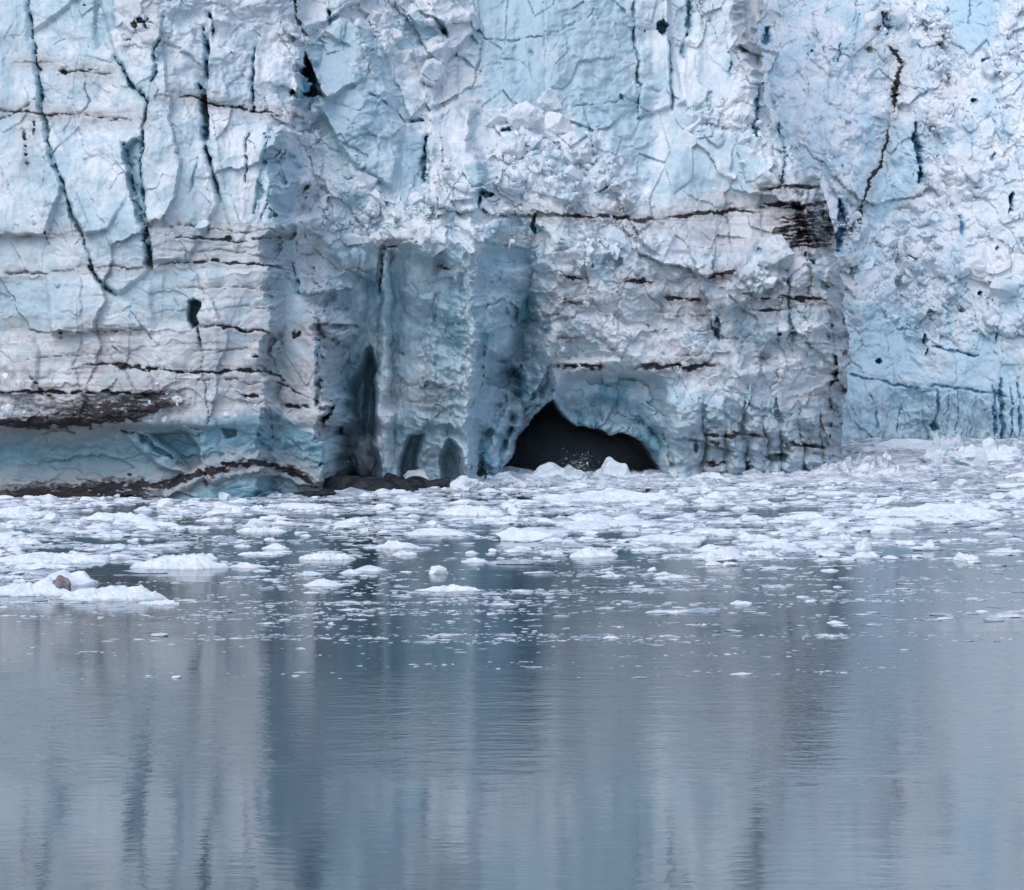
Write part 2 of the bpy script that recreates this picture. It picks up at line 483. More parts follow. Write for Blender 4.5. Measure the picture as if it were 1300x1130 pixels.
def rib_depth(px, py, ribs, amp=1.0):
    wxr = px + amp * (11 * fbm(px / 90, py / 46, 5, .62, 51) + 7 * facets(px / 60, py / 26, 53, .5, .8))
    yv = py[:, 0]; D = np.empty(px.shape)
    rx, rd = [], []
    for r in ribs:
        k = sorted(r); rx.append(np.interp(yv, k, [r[q][0] for q in k])); rd.append(np.interp(yv, k, [r[q][1] for q in k]))
    rx, rd = np.array(rx), np.array(rd)
    for i in range(len(yv)):
        D[i] = np.interp(wxr[i], rx[:, i], rd[:, i])
    sh = np.clip(py + amp * (9 * fbm(px / 70, py / 90, 4, .55, 57) + 7 * facets(px / 34, py / 60, 67, .4, .8)), yv[0], yv[-1])
    k = np.clip(np.searchsorted(yv, sh) - 1, 0, len(yv) - 2); t = (sh - yv[k]) / (yv[k + 1] - yv[k]); j = np.arange(px.shape[1])[None, :]
    D = D[k, j] * (1 - t) + D[k + 1, j] * t
    return D, rx[-1][:, None]
D, edge_x = rib_depth(px, py, RIBS)
edge_x = edge_x + 3.5 * np.round(1.5 * fbm(np.zeros_like(py[:, :1]) + 4.5, py[:, :1] / 30, 2)) + 2.5 * fbm(np.zeros_like(py[:, :1]) + .5, py[:, :1] / 18, 3) + 1.5 * np.sin(py[:, :1] / 11)

# --- what kind of ice is where
rubble = np.zeros(px.shape); smooth = np.zeros(px.shape)
for poly, a in (
  ([(385, 150), (440, 190), (520, 262), (545, 180), (605, 250), (605, 345), (545, 312), (430, 312), (424, 430), (398, 432), (370, 330), (380, 200)], .9),
  ([(600, 200), (620, 140), (690, 120), (745, 150), (790, 200), (840, 272), (850, 322), (960, 342), (985, 292), (1040, 360), (1045, 520), (900, 560), (820, 470), (690, 445), (690, 300), (630, 300), (606, 260)], .34), ([(604, 190), (620, 135), (700, 120), (760, 180), (830, 262), (850, 322), (960, 342), (985, 296), (1030, 360), (930, 400), (800, 345), (690, 330), (610, 300)], .85),
  ([(865, 105), (960, 150), (1000, 240), (960, 250), (880, 190)], .8),
  ([(430, 0), (560, 0), (560, 60), (480, 80)], .7), ([(830, -20), (930, -20), (920, 60), (850, 60)], .7),
  ([(150, -10), (215, -10), (205, 60), (150, 62)], .7), ([(320, -40), (385, -40), (392, 100), (360, 60)], .7),
  ([(0, 465), (235, 495), (230, 535), (0, 545)], .35)):
    rubble = np.maximum(rubble, a * S.mask(poly, 26))
for poly, a in (
  ([(605, -60), (800, -60), (812, 150), (740, 165), (700, 125), (610, 140)], .9),
  ([(800, 50), (860, 60), (870, 120), (960, 200), (960, 245), (840, 250), (740, 170), (800, 150)], .75),
  ([(845, 265), (960, 268), (960, 320), (860, 305)], .85),
  ([(0, 542), (230, 530), (330, 520), (412, 560), (412, 640), (-40, 640), (-40, 542)], .85),
  ([(425, 330), (600, 330), (600, 620), (425, 620)], .75),
  ([(605, 330), (690, 310), (690, 620), (605, 620)], .6),
  ([(690, 470), (850, 480), (850, 620), (690, 620)], .7)):
    smooth = np.maximum(smooth, a * S.mask(poly, 22))
smooth = smooth * (1 - .8 * rubble)
left = sstep(380, 350, px)
rough_amt = np.clip(1 - smooth, .1, 1)

# --- blocky faces
wx, wy = S.wx, S.wy
big = facets(wx / 130, wy / 210, 3, .9, .55)
mid = facets(wx / 52 + 5, wy / 80, 7, .9, .45)
sml = facets(wx / 23, wy / 20, 9, .9, .55, .15)
tny = facets(S.fx / 9, S.fy / 8, 13, .9, .5, .15)
patch = sstep(-.15, .45, fbm(px / 75 + 2, py / 60, 3, .55, 77))          # broken ground against calm snow
crisp = np.clip(rubble * (.12 + 1.0 * patch) + .05 * patch * (1 - smooth), 0, 1)
S.disp += 2.0 * rough_amt * facets(S.wx / 150 + 3, S.wy / 140, 91, 1.1, .45) * sstep(340, 420, px) + rough_amt * (1.7 * big + (.30 + .75 * rubble) * mid)
S.disp += (.02 + .75 * crisp) * rough_amt * sml
S.disp += (.005 + .10 * crisp) * rough_amt * tny
# snow clumps on the rubble slopes
h, dx, dy, f1, f2 = worley(wx / 30, wy / 24, 21)
S.disp -= rubble * (1.1 * h[..., 0] ** 2) * np.clip(1 - (f1 / .62) ** 2, 0, 1) ** .6
S.disp += .75 * fbm(px / 85, py / 110, 4, .48, 3) * (1 - .4 * smooth) - .07 * ridged(wx / 44, wy / 70, 4, .5, 8) * rough_amt
# slabs that lean and break along layers on the left wall
S.disp += left * (1 - smooth) * .16 * facets(wx / 120, wy / 13, 55, .5, .9) * sstep(250, 330, py) * sstep(545, 500, py)
S.disp += sstep(690, 720, px) * (1 - .5 * smooth) * .55 * facets(wx / 90, wy / 26, 57, .6, .9) * sstep(320, 360, py) * sstep(560, 500, py)
# vertical runnels
flute = ridged(wx / 17, wy / 190, 3, .5, 12)
fl_m = np.maximum.reduce([.9 * S.mask([(425, 320), (690, 310), (690, 600), (425, 600)], 20), .25 * S.mask([(605, -60), (960, -60), (960, 240), (605, 150)], 30), .35 * left * sstep(330, 250, py)])
S.disp -= .26 * fl_m * flute
S.disp += .42 * fl_m * facets(wx / 19, wy / 170, 71, .9, .6)
S.blue = np.maximum(S.blue, fl_m * np.clip(-flute * .5 + .1, 0, .5))

# --- where the ice is bluer or greyer, with some shade painted into both
tint = fbm(px / 45, py / 70, 4, .55, 81); tint2 = fbm(px / 60, py / 30, 4, .55, 83)
for poly, a, fe in (
  ([(425, 315), (605, 320), (605, 620), (425, 620)], .76, 34), ([(600, 335), (690, 300), (696, 440), (680, 620), (600, 620)], .86, 30),  # both recesses: blue ice, deepened to put their shade into the colour
  ([(610, -60), (800, -60), (815, 150), (740, 170), (700, 125), (610, 140)], .60, 30), ([(390, 60), (440, 40), (500, 150), (500, 240), (420, 200)], .55, 20),
  ([(0, 545), (235, 530), (340, 520), (412, 560), (412, 640), (-40, 640)], .95, 10), ([(690, 470), (850, 470), (860, 620), (690, 600)], .85, 30),  # foot: polished blue ice, darkened further for the shade of its undercut
  ([(850, 500), (1070, 520), (1070, 620), (850, 620)], .72, 30), ([(800, 60), (960, 200), (960, 245), (840, 250), (740, 170)], .35, 20),
  ([(120, 0), (146, 0), (142, 40), (118, 66)], .6, 8), ([(158, 183), (178, 190), (186, 290), (170, 270)], .8, 8),  # first: shade of the right-facing step painted in blue
  ([(-40, -40), (330, -40), (340, 260), (190, 420), (-40, 420)], .10, 60), ([(-40, -40), (130, -40), (90, 260), (-40, 150)], .30, 40), ([(90, 240), (186, 200), (190, 340), (150, 375), (118, 340)], .34, 16), ([(-40, 350), (240, 350), (240, 400), (-40, 430)], .30, 40), ([(196, 150), (250, 150), (262, 280), (196, 280)], .26, 20), ([(340, 170), (375, 200), (370, 480), (335, 500)], .55, 12)):  # last: side face turned from the light, its shade painted bluer
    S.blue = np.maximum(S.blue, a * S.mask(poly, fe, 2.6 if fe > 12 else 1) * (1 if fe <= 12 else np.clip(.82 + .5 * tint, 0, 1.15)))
for poly, a, fe in (
  ([(-40, 400), (430, 400), (430, 540), (-40, 545)], .92, 60), ([(-40, 490), (235, 495), (230, 535), (-40, 545)], .95, 14), ([(190, 280), (370, 280), (370, 420), (190, 420)], .40, 50), ([(-40, 280), (190, 300), (190, 420), (-40, 420)], .22, 50),
  ([(690, 330), (1080, 330), (1080, 520), (690, 470)], .42, 60), ([(845, 250), (1060, 235), (1070, 340), (850, 320)], .65, 14),
  ([(690, 255), (845, 265), (845, 300), (700, 300)], .45, 20), ([(850, 520), (1075, 500), (1075, 610), (850, 610)], .55, 25), ([(930, 0), (966, 0), (966, 110), (940, 90)], .6, 10), ([(1030, 240), (1100, 230), (1100, 620), (1036, 620), (1042, 420)], .95, 24),  # right-turned tower edge and upper slab edge: shading painted as grey
  ([(540, 80), (610, 70), (610, 150), (560, 150)], .3, 20), ([(320, 0), (380, 0), (390, 60), (330, 60)], .25, 20),
  ([(410, 560), (470, 560), (480, 625), (410, 625)], .6, 20), ([(150, 0), (210, 0), (200, 60), (150, 60)], .5, 14)):
    S.grey = np.maximum(S.grey, a * S.mask(poly, fe, 2.6 if fe > 12 else 1) * np.clip(.85 + .5 * tint2, 0, 1.15))

pale = np.maximum(S.mask([(489, 320), (496, 345), (496, 450), (504, 520), (500, 570), (506, 600), (484, 600), (480, 560), (474, 515), (482, 450), (486, 345)], 6), S.mask([(592, 185), (610, 185), (606, 330), (604, 450), (598, 540), (606, 600), (590, 600), (580, 540), (588, 450), (592, 320)], 12))
S.blue *= 1 - .55 * pale  # pale pillar; on the rib the lit edge is painted into the colour
# --- left cliff: slabs, steps, undercut foot
S.plane([(-60, -60), (26, -60), (36, 50), (50, 132), (63, 196), (80, 237), (60, 300), (-60, 300)], -.04, -.03, -.9, 5, .5)
S.plane([(203, 24), (262, 40), (258, 130), (262, 195), (276, 260), (240, 330), (194, 330), (186, 270), (180, 203), (190, 130), (196, 105)], -.05, .0, -.8, 5, .5)
S.plane([(268, 20), (320, 30), (340, 140), (338, 180), (324, 272), (300, 320), (282, 258), (266, 195), (262, 110)], .10, .0, -.6, 5, .5)
S.plane([(120, 170), (159, 183), (168, 240), (140, 290), (110, 300), (84, 240)], .12, -.10, -.6, 5, .5)
S.plane([(60, 345), (118, 340), (148, 378), (190, 400), (190, 418), (70, 424)], .03, -.14, -.5, 8, .6)
S.plane([(190, 345), (250, 350), (240, 410), (195, 415)], -.10, .05, .3, 8, .6, .5)
S.plane([(262, 345), (335, 345), (340, 410), (262, 410)], .04, .06, -.3, 8, .6)
S.plane([(-40, 352), (60, 350), (66, 420), (-40, 425)], .02, .10, .5, 8, .6, .5)
S.scoop([(120, -40), (144, -40), (142, 36), (124, 62), (118, 40)], 1.6, 5, .4)
S.scoop([(160, 186), (166, 178), (180, 176), (178, 203), (184, 270), (188, 300), (179, 283), (166, 237)], 2.2, 5, .7, .8)
S.scoop([(81, 237), (119, 170), (159, 185), (166, 237), (186, 300), (188, 345), (150, 375), (119, 345)], -.9, 6, .3)
S.scoop([(119, -20), (146, 71), (166, 105), (190, 129), (180, 180), (150, 175), (88, 200), (50, 130), (40, 40)], .9, 6, .3)
S.scoop([(203, 24), (206, 44), (195, 105), (188, 128), (166, 105), (146, 71), (150, 56), (180, 52)], -.8, 5, .3)
S.scoop([(0, 425), (44, 428), (52, 446), (44, 500), (0, 500)], -.9, 5, .6)
S.scoop([(100, 496), (135, 470), (185, 470), (200, 500), (110, 502)], -.7, 6, .6)
foot = sstep(541, 552, py + 6 * np.sin(px / 60) + sstep(60, 330, px) * 10) * sstep(420, 405, px)
S.disp += foot * (4.2 * sstep(330, 120, px) + .5) * np.sin(np.pi * np.clip((py - 535) / 112, 0, 1)) ** .7
S.disp += foot * (.35 * facets(wx / 85, wy / 15, 95, .6, .8) + .18 * ridged(wx / 60, wy / 16, 3, .5, 97))
# the curved shell with the hollow behind it
S.scoop([(150, 548), (190, 556), (225, 585), (238, 603), (200, 596), (170, 570)], -1.2, 8, .3)
S.scoop([(190, 552), (235, 550), (252, 572), (250, 590), (238, 600), (222, 580)], 2.4, 6, .3, .55)
S.crack([(152, 546), (186, 562), (212, 582), (237, 600)], 3.2, 2.2, .6)
S.bump([(205, 628), (252, 602), (300, 588), (345, 590), (412, 616)], [5, 12, 15, 13, 6], 1.4)
S.bump([(262, 540), (268, 600)], [12, 14], .8)
S.bump([(340, 540), (350, 590)], [14, 14], .7)
S.scoop([(282, 545), (300, 548), (298, 556), (285, 556)], 1.6, 4, .4, .6)
S.scoop([(214, 626), (250, 606), (330, 596), (405, 614), (412, 640), (205, 640)], -.9, 6, .3)
S.band([(-30, 628), (60, 625), (150, 620), (215, 616), (255, 601), (300, 588), (345, 588), (380, 600), (414, 616)], 4.5, 1.0, .25, .5, .05, 1)
S.band([(-30, 633), (100, 631), (200, 627)], 8, 1.0, .0, .5, -.1, 2)
S.band([(-30, 622), (100, 619), (200, 612)], 8, .6, .0, .4, .0, 12)
S.band([(350, 594), (385, 608), (413, 618)], 3, .9, .3, .3, .1, 3)
S.crack([(262, 602), (264, 616)], 3, 1.2, .2)
# debris layer over the foot
S.band([(-30, 538), (40, 537), (100, 535), (160, 528), (200, 517), (228, 508)], 7, 1.05, -.5, .6, -.25, 4)
S.band([(60, 528), (120, 520), (180, 510), (226, 504)], 12, .72, -.3, .6, .05, 5)
S.band([(-30, 498), (60, 497), (140, 499), (230, 500)], 1.6, 1.0, .35, .5, .0, 6)
S.band([(-30, 515), (100, 512), (200, 510)], 9, .50, .0, .4, .3, 16)
# fine layers
for k, (pts, w, am, br) in enumerate((
  ([(-30, 139), (91, 146), (150, 150), (190, 152)], 1.3, .75, .22), ([(203, 122), (250, 125), (300, 138), (385, 149)], 1.5, .8, .25),
  ([(70, 88), (140, 93)], 1.6, .7, .35), ([(20, 80), (70, 78)], 1, .4, .4),
  ([(190, 288), (240, 287), (288, 293), (365, 293)], 1.2, .55, .25), ([(200, 298), (250, 302), (300, 306), (368, 300)], 1.4, .7, .2), ([(205, 320), (280, 318), (330, 326), (368, 330)], 1.0, .45, .3),
  ([(203, 334), (270, 332), (330, 336), (368, 341)], 1.6, .9, .1), ([(-30, 346), (60, 347), (115, 339)], 1.5, .6, .3), ([(118, 338), (190, 340)], 1.2, .55, .3),
  ([(-30, 300), (60, 298), (110, 296)], 1, .4, .45), ([(210, 366), (300, 365), (362, 368)], .9, .45, .4),
  ([(68, 422), (130, 420), (190, 418)], 1.2, .65, .3), ([(250, 415), (300, 417), (355, 425)], 1.6, .85, .15), ([(20, 455), (90, 452), (160, 449)], 1, .45, .4),
  ([(95, 466), (130, 462), (203, 469), (260, 472), (338, 471), (355, 478), (374, 497)], 2.0, 1.0, .08), ([(230, 484), (300, 482), (340, 490)], 1.4, .6, .35),
  ([(230, 447), (300, 443), (345, 448)], 1.0, .5, .35), ([(362, 512), (378, 516), (394, 517)], 2.0, 1.0, .0), ([(336, 478), (362, 490), (395, 508), (416, 518)], 1.2, .7, .25),
  ([(300, 388), (340, 392), (365, 388)], 1, .45, .4), ([(45, 497), (60, 502), (70, 505)], 2, .9, .1), ([(40, 475), (50, 492), (62, 502)], 1.4, .8, .2))):
    S.band(pts, w * 1.1, am, .22, .36, br - .04, 50 + k)
for pts, w in (([(30, 162), (34, 185), (36, 212)], 2.0), ([(44, 150), (43, 172)], 1.8), ([(188, 462), (190, 478)], 1.6), ([(60, 290), (62, 310)], 1.2), ([(79, 420), (79, 430)], 2.2)):
    S.band(pts, w, .85, .35, .2, .15, 90)
for b in ((80, 90, 5, 4), (180, 25, 8, 4), (172, 34, 5, 7), (318, 503, 11, 4), (377, 424, 6, 5), (326, 455, 4, 2), (117, 340, 3, 3), (305, 419, 3, 2), (184, 28, 12, 2), (165, 52, 4, 3), (290, 302, 4, 3)):
    S.blot(*b)
# crevasses of the left cliff
for pts, w, d in (
  ([(267, 18), (270, 28), (271, 42)], 2.6, 4), ([(256, 36), (262, 60), (262, 100)], 2.6, 4), ([(253, 108), (259, 135), (261, 165), (263, 192), (267, 203)], 4.0, 6), ([(267, 203), (272, 230), (280, 258)], 1.5, 2.5),
  ([(322, 60), (321, 100), (321, 140)], 2.2, 3.5), ([(316, 170), (312, 200), (311, 232)], 1.3, 2), ([(341, 172), (333, 215), (324, 272)], 3.0, 1.2), ([(352, 217), (340, 250), (332, 283)], 1.6, 1.0),
  ([(30, -30), (40, 50), (51, 132), (64, 196), (81, 237), (91, 271), (108, 305), (119, 339), (124, 357), (148, 376)], 1.9, 2.4),
  ([(146, 71), (166, 105), (190, 129)], 2.6, 3.0), ([(190, 129), (181, 165), (178, 203), (184, 270), (187, 298)], 2.2, 3.2), ([(183, 290), (186, 310), (190, 342)], 3.6, 5),
  ([(203, 22), (206, 44), (199, 68), (195, 106)], 1.6, 2.0), ([(159, 183), (166, 237), (180, 283)], 2.0, 2.2), ([(179, 115), (191, 131)], 3, 3),
  ([(336, 125), (341, 145)], 1.2, 1.5), ([(252, 200), (240, 245)], 1.6, .7), ([(249, 412), (252, 425), (254, 440)], 2.0, 3.0), ([(254, 440), (262, 500), (264, 540)], 1.0, .8),
  ([(401, 445), (402, 480), (403, 514)], 2.4, 2.2), ([(152, 176), (172, 215)], .8, .5), ([(373, 330), (376, 372)], 3.2, 2.2), ([(105, 85), (112, 130), (98, 150)], 1.0, .8),
  ([(-5, 155), (25, 140), (45, 128)], 1.0, .8), ([(140, 440), (185, 470)], .9, .6), ([(165, 395), (200, 440)], .8, .6), ([(345, 540), (346, 560)], 1.6, 1.4),):
    S.crack(pts, w, d, .85 if w > 1.4 else .5)
S.scoop([(238, 382), (246, 378), (254, 384), (251, 400), (253, 412), (246, 418), (240, 408)], 5.0, 3, .5, 1.0)
S.scoop([(377, 98), (386, 66), (394, 80), (411, 124), (392, 122), (383, 120)], 7.5, 4, .25, 1.0)
S.scoop([(386, 66), (394, 78), (411, 124), (404, 124)], -3.5, 3, .2)
S.crack([(416, 15), (420, 30)], 2.5, 3)

# --- middle: slopes that run down to the right, sloping block, recess, pillar, hollows
slope = np.maximum(S.mask([(372, 150), (430, 190), (520, 262), (545, 180), (605, 250), (605, 345), (545, 312), (430, 312), (424, 430), (400, 432), (366, 330)], 20), .8 * S.mask([(600, 210), (640, 200), (790, 200), (850, 322), (960, 342), (985, 300), (1045, 420), (930, 560), (840, 470), (690, 445), (690, 320)], 30))
ud, vd = wx * .75 + wy * .66, -wx * .66 + wy * .75
S.disp -= slope * (.75 * ridged(vd / 34, ud / 130, 4, .5, 31) + .35 * facets(ud / 60, vd / 22, 59, .7, .9))
S.plane([(392, 64), (412, 40), (448, 60), (462, 100), (416, 128), (398, 110)], -.10, -.55, -.4, 4)
S.plane([(448, 22), (480, 44), (500, 96), (520, 150), (536, 152), (514, 156), (494, 148), (470, 90)], .75, .05, .6, 4, .4, .35)
S.plane([(495, 30), (532, 12), (556, 44), (530, 62), (504, 62)], .15, .3, .3, 4, .4, .5)
S.plane([(528, 66), (567, 53), (566, 64), (546, 72), (530, 76)], 0, -.9, -.6, 3, .4)
S.plane([(492, 166), (540, 175), (545, 262), (524, 278), (505, 240)], .2, .1, .3, 5, .4, .5)
S.plane([(541, 176), (583, 188), (608, 240), (606, 268), (545, 262)], .35, -.1, -.7, 5, .4)
S.plane([(440, 235), (480, 250), (486, 285), (468, 300), (446, 270)], .2, .35, .5, 6, .4, .5)
S.plane([(590, 210), (616, 206), (622, 232), (600, 240)], .3, .4, .3, 4, .4, .6)
S.plane([(376, 110), (416, 130), (420, 165), (400, 185), (380, 150)], -.1, .4, .2, 5, .5, .3)
S.plane([(615, 290), (650, 270), (690, 290), (690, 330), (640, 345), (615, 330)], .25, .25, .6, 6, .5, .7)
S.plane([(608, 258), (640, 265), (632, 295), (618, 305), (606, 290)], -.1, -.3, -1.0, 4, .5)
S.scoop([(390, 62), (432, 20), (470, 40), (505, 150), (512, 165), (500, 240), (440, 200), (402, 130)], -1.8, 10, .4)
S.scoop([(526, 62), (546, 66), (567, 55), (565, 100), (552, 111), (534, 100)], -2.6, 5, .5)
S.scoop([(553, 25), (562, 30), (568, 48), (560, 44)], 3, 4, .3, 1.0)
S.crack([(463, 115), (500, 140), (513, 155), (530, 154)], 1.8, 1.6, .5)
S.crack([(540, 175), (536, 200), (537, 232)], 2.2, 3.5); S.crack([(541, 180), (545, 265)], .8, .8, .4)
S.crack([(415, 128), (450, 140), (495, 150)], .9, .35, .7); S.crack([(418, 148), (450, 158), (480, 172)], 1.1, .4, .7); S.crack([(430, 180), (470, 200)], 1.2, .6, .6)
S.crack([(492, 130), (494, 158)], .8, .4, .6)
S.hole(617, 247, 9, 4, 3.5); S.hole(610, 258, 2, 9, 2.5); S.hole(678, 285, 2.5, 14, 2.0)
S.bump([(493, 316), (491, 345), (490, 400), (489, 450), (484, 505), (488, 560), (494, 615)], [2, 6, 7, 10.5, 16, 12, 17], 4.6, .5)
S.crack([(487, 322), (483, 350), (481, 372)], 2.6, 2.4, .9)
S.bump([(482, 525), (500, 535)], [12, 13], 1.0)
S.bump([(535, 310), (530, 420), (525, 545)], [16, 26, 24], 1.6, .7)
S.bump([(572, 330), (568, 450), (560, 560)], [16, 22, 20], 1.3, .7)
S.bump([(450, 330), (448, 400), (447, 450)], [18, 22, 14], 1.2, .7)
S.bump([(603, 195), (600, 320), (597, 450), (588, 540), (596, 610)], [12, 16, 18, 18, 14], 1.3, .8)
S.bump([(575, 560), (592, 590), (604, 612)], [10, 12, 13], 1.8)
S.scoop([(470, 444), (478, 500), (470, 545), (482, 590), (484, 625), (414, 625), (415, 570), (428, 535), (445, 500)], 5.5, 14, .4, .5)
S.scoop([(466, 444), (477, 470), (478, 560), (455, 560), (462, 500)], 3.0, 8, .4, .8)
S.scoop([(414, 560), (440, 570), (450, 620), (412, 625)], 6.0, 16, .4, .2)
S.bump([(455, 590), (465, 560)], [16, 10], 1.6); S.bump([(478, 560), (480, 600)], [9, 11], 1.6)
S.crack([(462, 535), (459, 558)], 2, 1.5); S.crack([(455, 540), (452, 556)], 1.5, 1)
S.scoop([(506, 625), (510, 580), (522, 553), (536, 552), (528, 580), (528, 625)], 6.0, 9, .4, .8)
S.scoop([(560, 625), (561, 580), (570, 556), (584, 572), (596, 625)], 5.5, 9, .4, .75)
S.scoop([(600, 605), (600, 520), (612, 480), (626, 454), (650, 462), (662, 480), (650, 545), (628, 605)], 4.5, 14, .8, .6)
S.bump([(698, 435), (680, 470), (658, 515), (640, 560), (622, 610)], [12, 19, 19, 17, 14], 3.6, .6)
S.bump([(640, 515), (630, 560), (622, 605)], [10, 14, 12], 1.6)
S.crack([(652, 530), (640, 570), (632, 600)], 2.4, 1.4)
for pts, w, a in (([(484, 313), (507, 316)], 2.2, .9), ([(520, 305), (532, 306)], 2, .9), ([(555, 338), (575, 346)], 2.2, .7), ([(500, 447), (516, 449)], 1.6, .7),
                  ([(505, 488), (540, 489), (575, 486)], 1.6, .45), ([(500, 505), (550, 512)], 1.5, .4), ([(425, 342), (450, 340), (478, 345)], 1.2, .45), ([(384, 325), (402, 320)], 1.5, .5), ([(374, 145), (390, 152)], 1.8, .6)):
    S.band(pts, w, a, .2, .25, .25, int(w * 100))

# --- upper wall and rubble ridge behind
S.scoop([(802, -60), (806, 50), (812, 120), (808, 150), (870, 130), (853, 60), (850, -60)], -1.0, 4, .3)
S.scoop([(850, -60), (850, 53), (853, 137), (872, 120), (868, -60)], 1.6, 6, .3)
S.scoop([(941, -60), (966, -60), (966, 90), (952, 80)], 2.2, 6, .3)
for pts, w, d in (([(802, -30), (806, 50), (811, 96), (812, 120), (808, 150)], 1.6, 1.8), ([(850, 53), (853, 100), (853, 137)], 1.4, 1.4), ([(873, -10), (876, 20), (873, 42)], 3.0, 3.0), ([(873, 40), (868, 70)], 1.6, 1.4),
  ([(929, 74), (928, 98)], 1.6, 1.6), ([(903, 118), (896, 130)], 1.6, 1.4), ([(964, 112), (959, 150), (961, 176)], 2.6, 3.0), ([(990, 155), (996, 204), (993, 236)], 1.8, 2.2),
  ([(640, 54), (693, 45), (742, 26), (760, 3)], 1.1, .7), ([(728, 133), (792, 127)], 1.0, .6), ([(672, 62), (676, 72)], 2, 1), ([(580, 68), (600, 85), (612, 92)], 1.6, .9), ([(614, 50), (640, 54)], .9, .5),
  ([(753, 312), (752, 346)], 1.6, 1.6), ([(689, -20), (692, 60), (694, 130)], .8, .5), ([(923, 268), (925, 290), (930, 320)], 1.0, .8), ([(910, 402), (912, 430)], 4.2, 4.5),
  ([(998, 345), (1001, 388), (1004, 410), (1008, 432)], 2.0, 2.0), ([(1054, 402), (1056, 436)], 1.6, 1.6), ([(984, 390), (990, 440), (1000, 470)], 1.0, .8),
  ([(965, 318), (975, 322)], 4, 3), ([(1025, 322), (1029, 335)], 3, 2.5), ([(1072, 400), (1070, 425)], 1.5, 1), ([(700, 330), (715, 350)], 1, .8), ([(1012, 395), (1025, 410)], 1.2, 1)):
    S.crack(pts, w, d, .9 if d > 1 else .7)
S.hole(841, 35, 6, 8, 3.5); S.hole(646, 164, 10, 2.5, 2.4); S.hole(790, 122, 2, 4, 1)
for (x, y, r, o) in ((735, 185, 24, 2.6), (690, 200, 24, 2.6), (765, 215, 22, 2.2), (720, 235, 28, 2.0), (655, 225, 22, 2), (790, 245, 22, 1.8), (985, 320, 24, 2.5), (965, 350, 24, 2), (900, 330, 22, 1.4), (1018, 350, 20, 1.6)):
    q = np.hypot(wx - x, (wy - y) * 1.05) / r
    S.disp -= o * np.clip(1 - q ** 2.5, 0, 1) ** .6 * (1 + .3 * fbm(px / 9, py / 9, 3))
for k, (pts, w, a, br) in enumerate((([(843, 277), (880, 272), (923, 267), (964, 268)], 2.0, 1.0, .0), ([(700, 274), (740, 273), (790, 278), (843, 282)], 2.2, .9, .22), ([(640, 265), (700, 272)], 1.4, .4, .4),
  ([(711, 351), (739, 353)], 1.8, 1.0, .1), ([(789, 357), (827, 358)], 2.2, 1.0, .05), ([(893, 352), (934, 346)], 1.9, .95, .15), ([(845, 378), (891, 381)], 1.9, .95, .15), ([(958, 379), (1000, 377), (1045, 380)], 2.0, 1.0, .05),
  ([(951, 395), (997, 394)], 1.6, .8, .2), ([(705, 464), (767, 466)], 2.2, 1.0, .1), ([(808, 467), (859, 465), (914, 466)], 2.4, 1.0, .05), ([(960, 378), (930, 372)], 1.4, .6, .3), ([(700, 380), (760, 386)], 1.6, .6, .35),
  ([(820, 398), (910, 402)], 1.3, .55, .35), ([(700, 430), (740, 428)], 1.4, .5, .4), ([(860, 452), (900, 450)], 1.4, .5, .4), ([(955, 455), (975, 453)], 1.5, .6, .3), ([(964, 241), (1010, 236), (1052, 238)], 1.8, 1.0, .05),
  ([(960, 262), (990, 259), (1020, 262), (1052, 254)], 2.4, 1.0, .1), ([(1000, 272), (1050, 268)], 1.4, .7, .2), ([(905, 270), (962, 260)], 1.2, .5, .3), ([(690, 400), (720, 403)], 1.2, .5, .4),
  ([(1000, 505), (1070, 500)], 1.5, .4, .4), ([(890, 553), (945, 549)], 2.0, .8, .15), ([(895, 590), (925, 584)], 2.4, .8, .1), ([(1000, 563), (1045, 566)], 2.6, 1.0, .0), ([(944, 553), (970, 552)], 2.4, .7, .1), ([(640, 300), (690, 308)], 1.2, .3, .4))):
    S.band(pts, w * 1.25, a, .28, .42, br - .05, 120 + k)
# the dirty stack of layers at the tower's shoulder
for k, y in enumerate((276, 282, 287, 292, 297, 302, 308, 313)):
    S.band([(984 + 5 * (k % 3), y + 2), (1020, y - 1), (1062, y - 4)], 2.1, 1.0, .5, .7, .0 + .06 * (k % 2), 160 + k)
S.blot(1042, 303, 16, 5, .7, .3); S.blot(1071, 448, 4, 4); S.blot(1072, 405, 5, 4); S.blot(991, 425, 3, 3)
S.scoop([(1010, 246), (1014, 310), (1020, 310), (1018, 246)], .8, 4, .3)
S.scoop([(966, 242), (978, 240), (980, 300), (968, 300)], .7, 4, .3)
S.plane([(845, 318), (930, 328), (935, 350), (850, 352)], .05, -.75, -.3, 6, .5)
S.plane([(918, 330), (945, 300), (1006, 325), (1000, 352), (940, 385), (920, 395)], .1, -.25, -1.5, 6, .5)
S.plane([(711, 318), (752, 318), (748, 350), (712, 352)], -.25, .1, -.4, 4, .4)
S.plane([(755, 322), (790, 328), (782, 354), (757, 353)], .3, .1, .4, 4, .4, .4)
S.plane([(711, 395), (760, 420), (790, 455), (712, 458)], .2, .35, .7, 8, .6, .3)
S.plane([(790, 362), (850, 380), (840, 420), (780, 410)], .12, .2, .5, 6, .6)
S.plane([(930, 400), (985, 398), (990, 450), (940, 470)], .05, .12, .4, 6, .6, .3)
S.plane([(1010, 385), (1050, 382), (1052, 440), (1015, 450)], .1, .05, -.4, 5, .5)
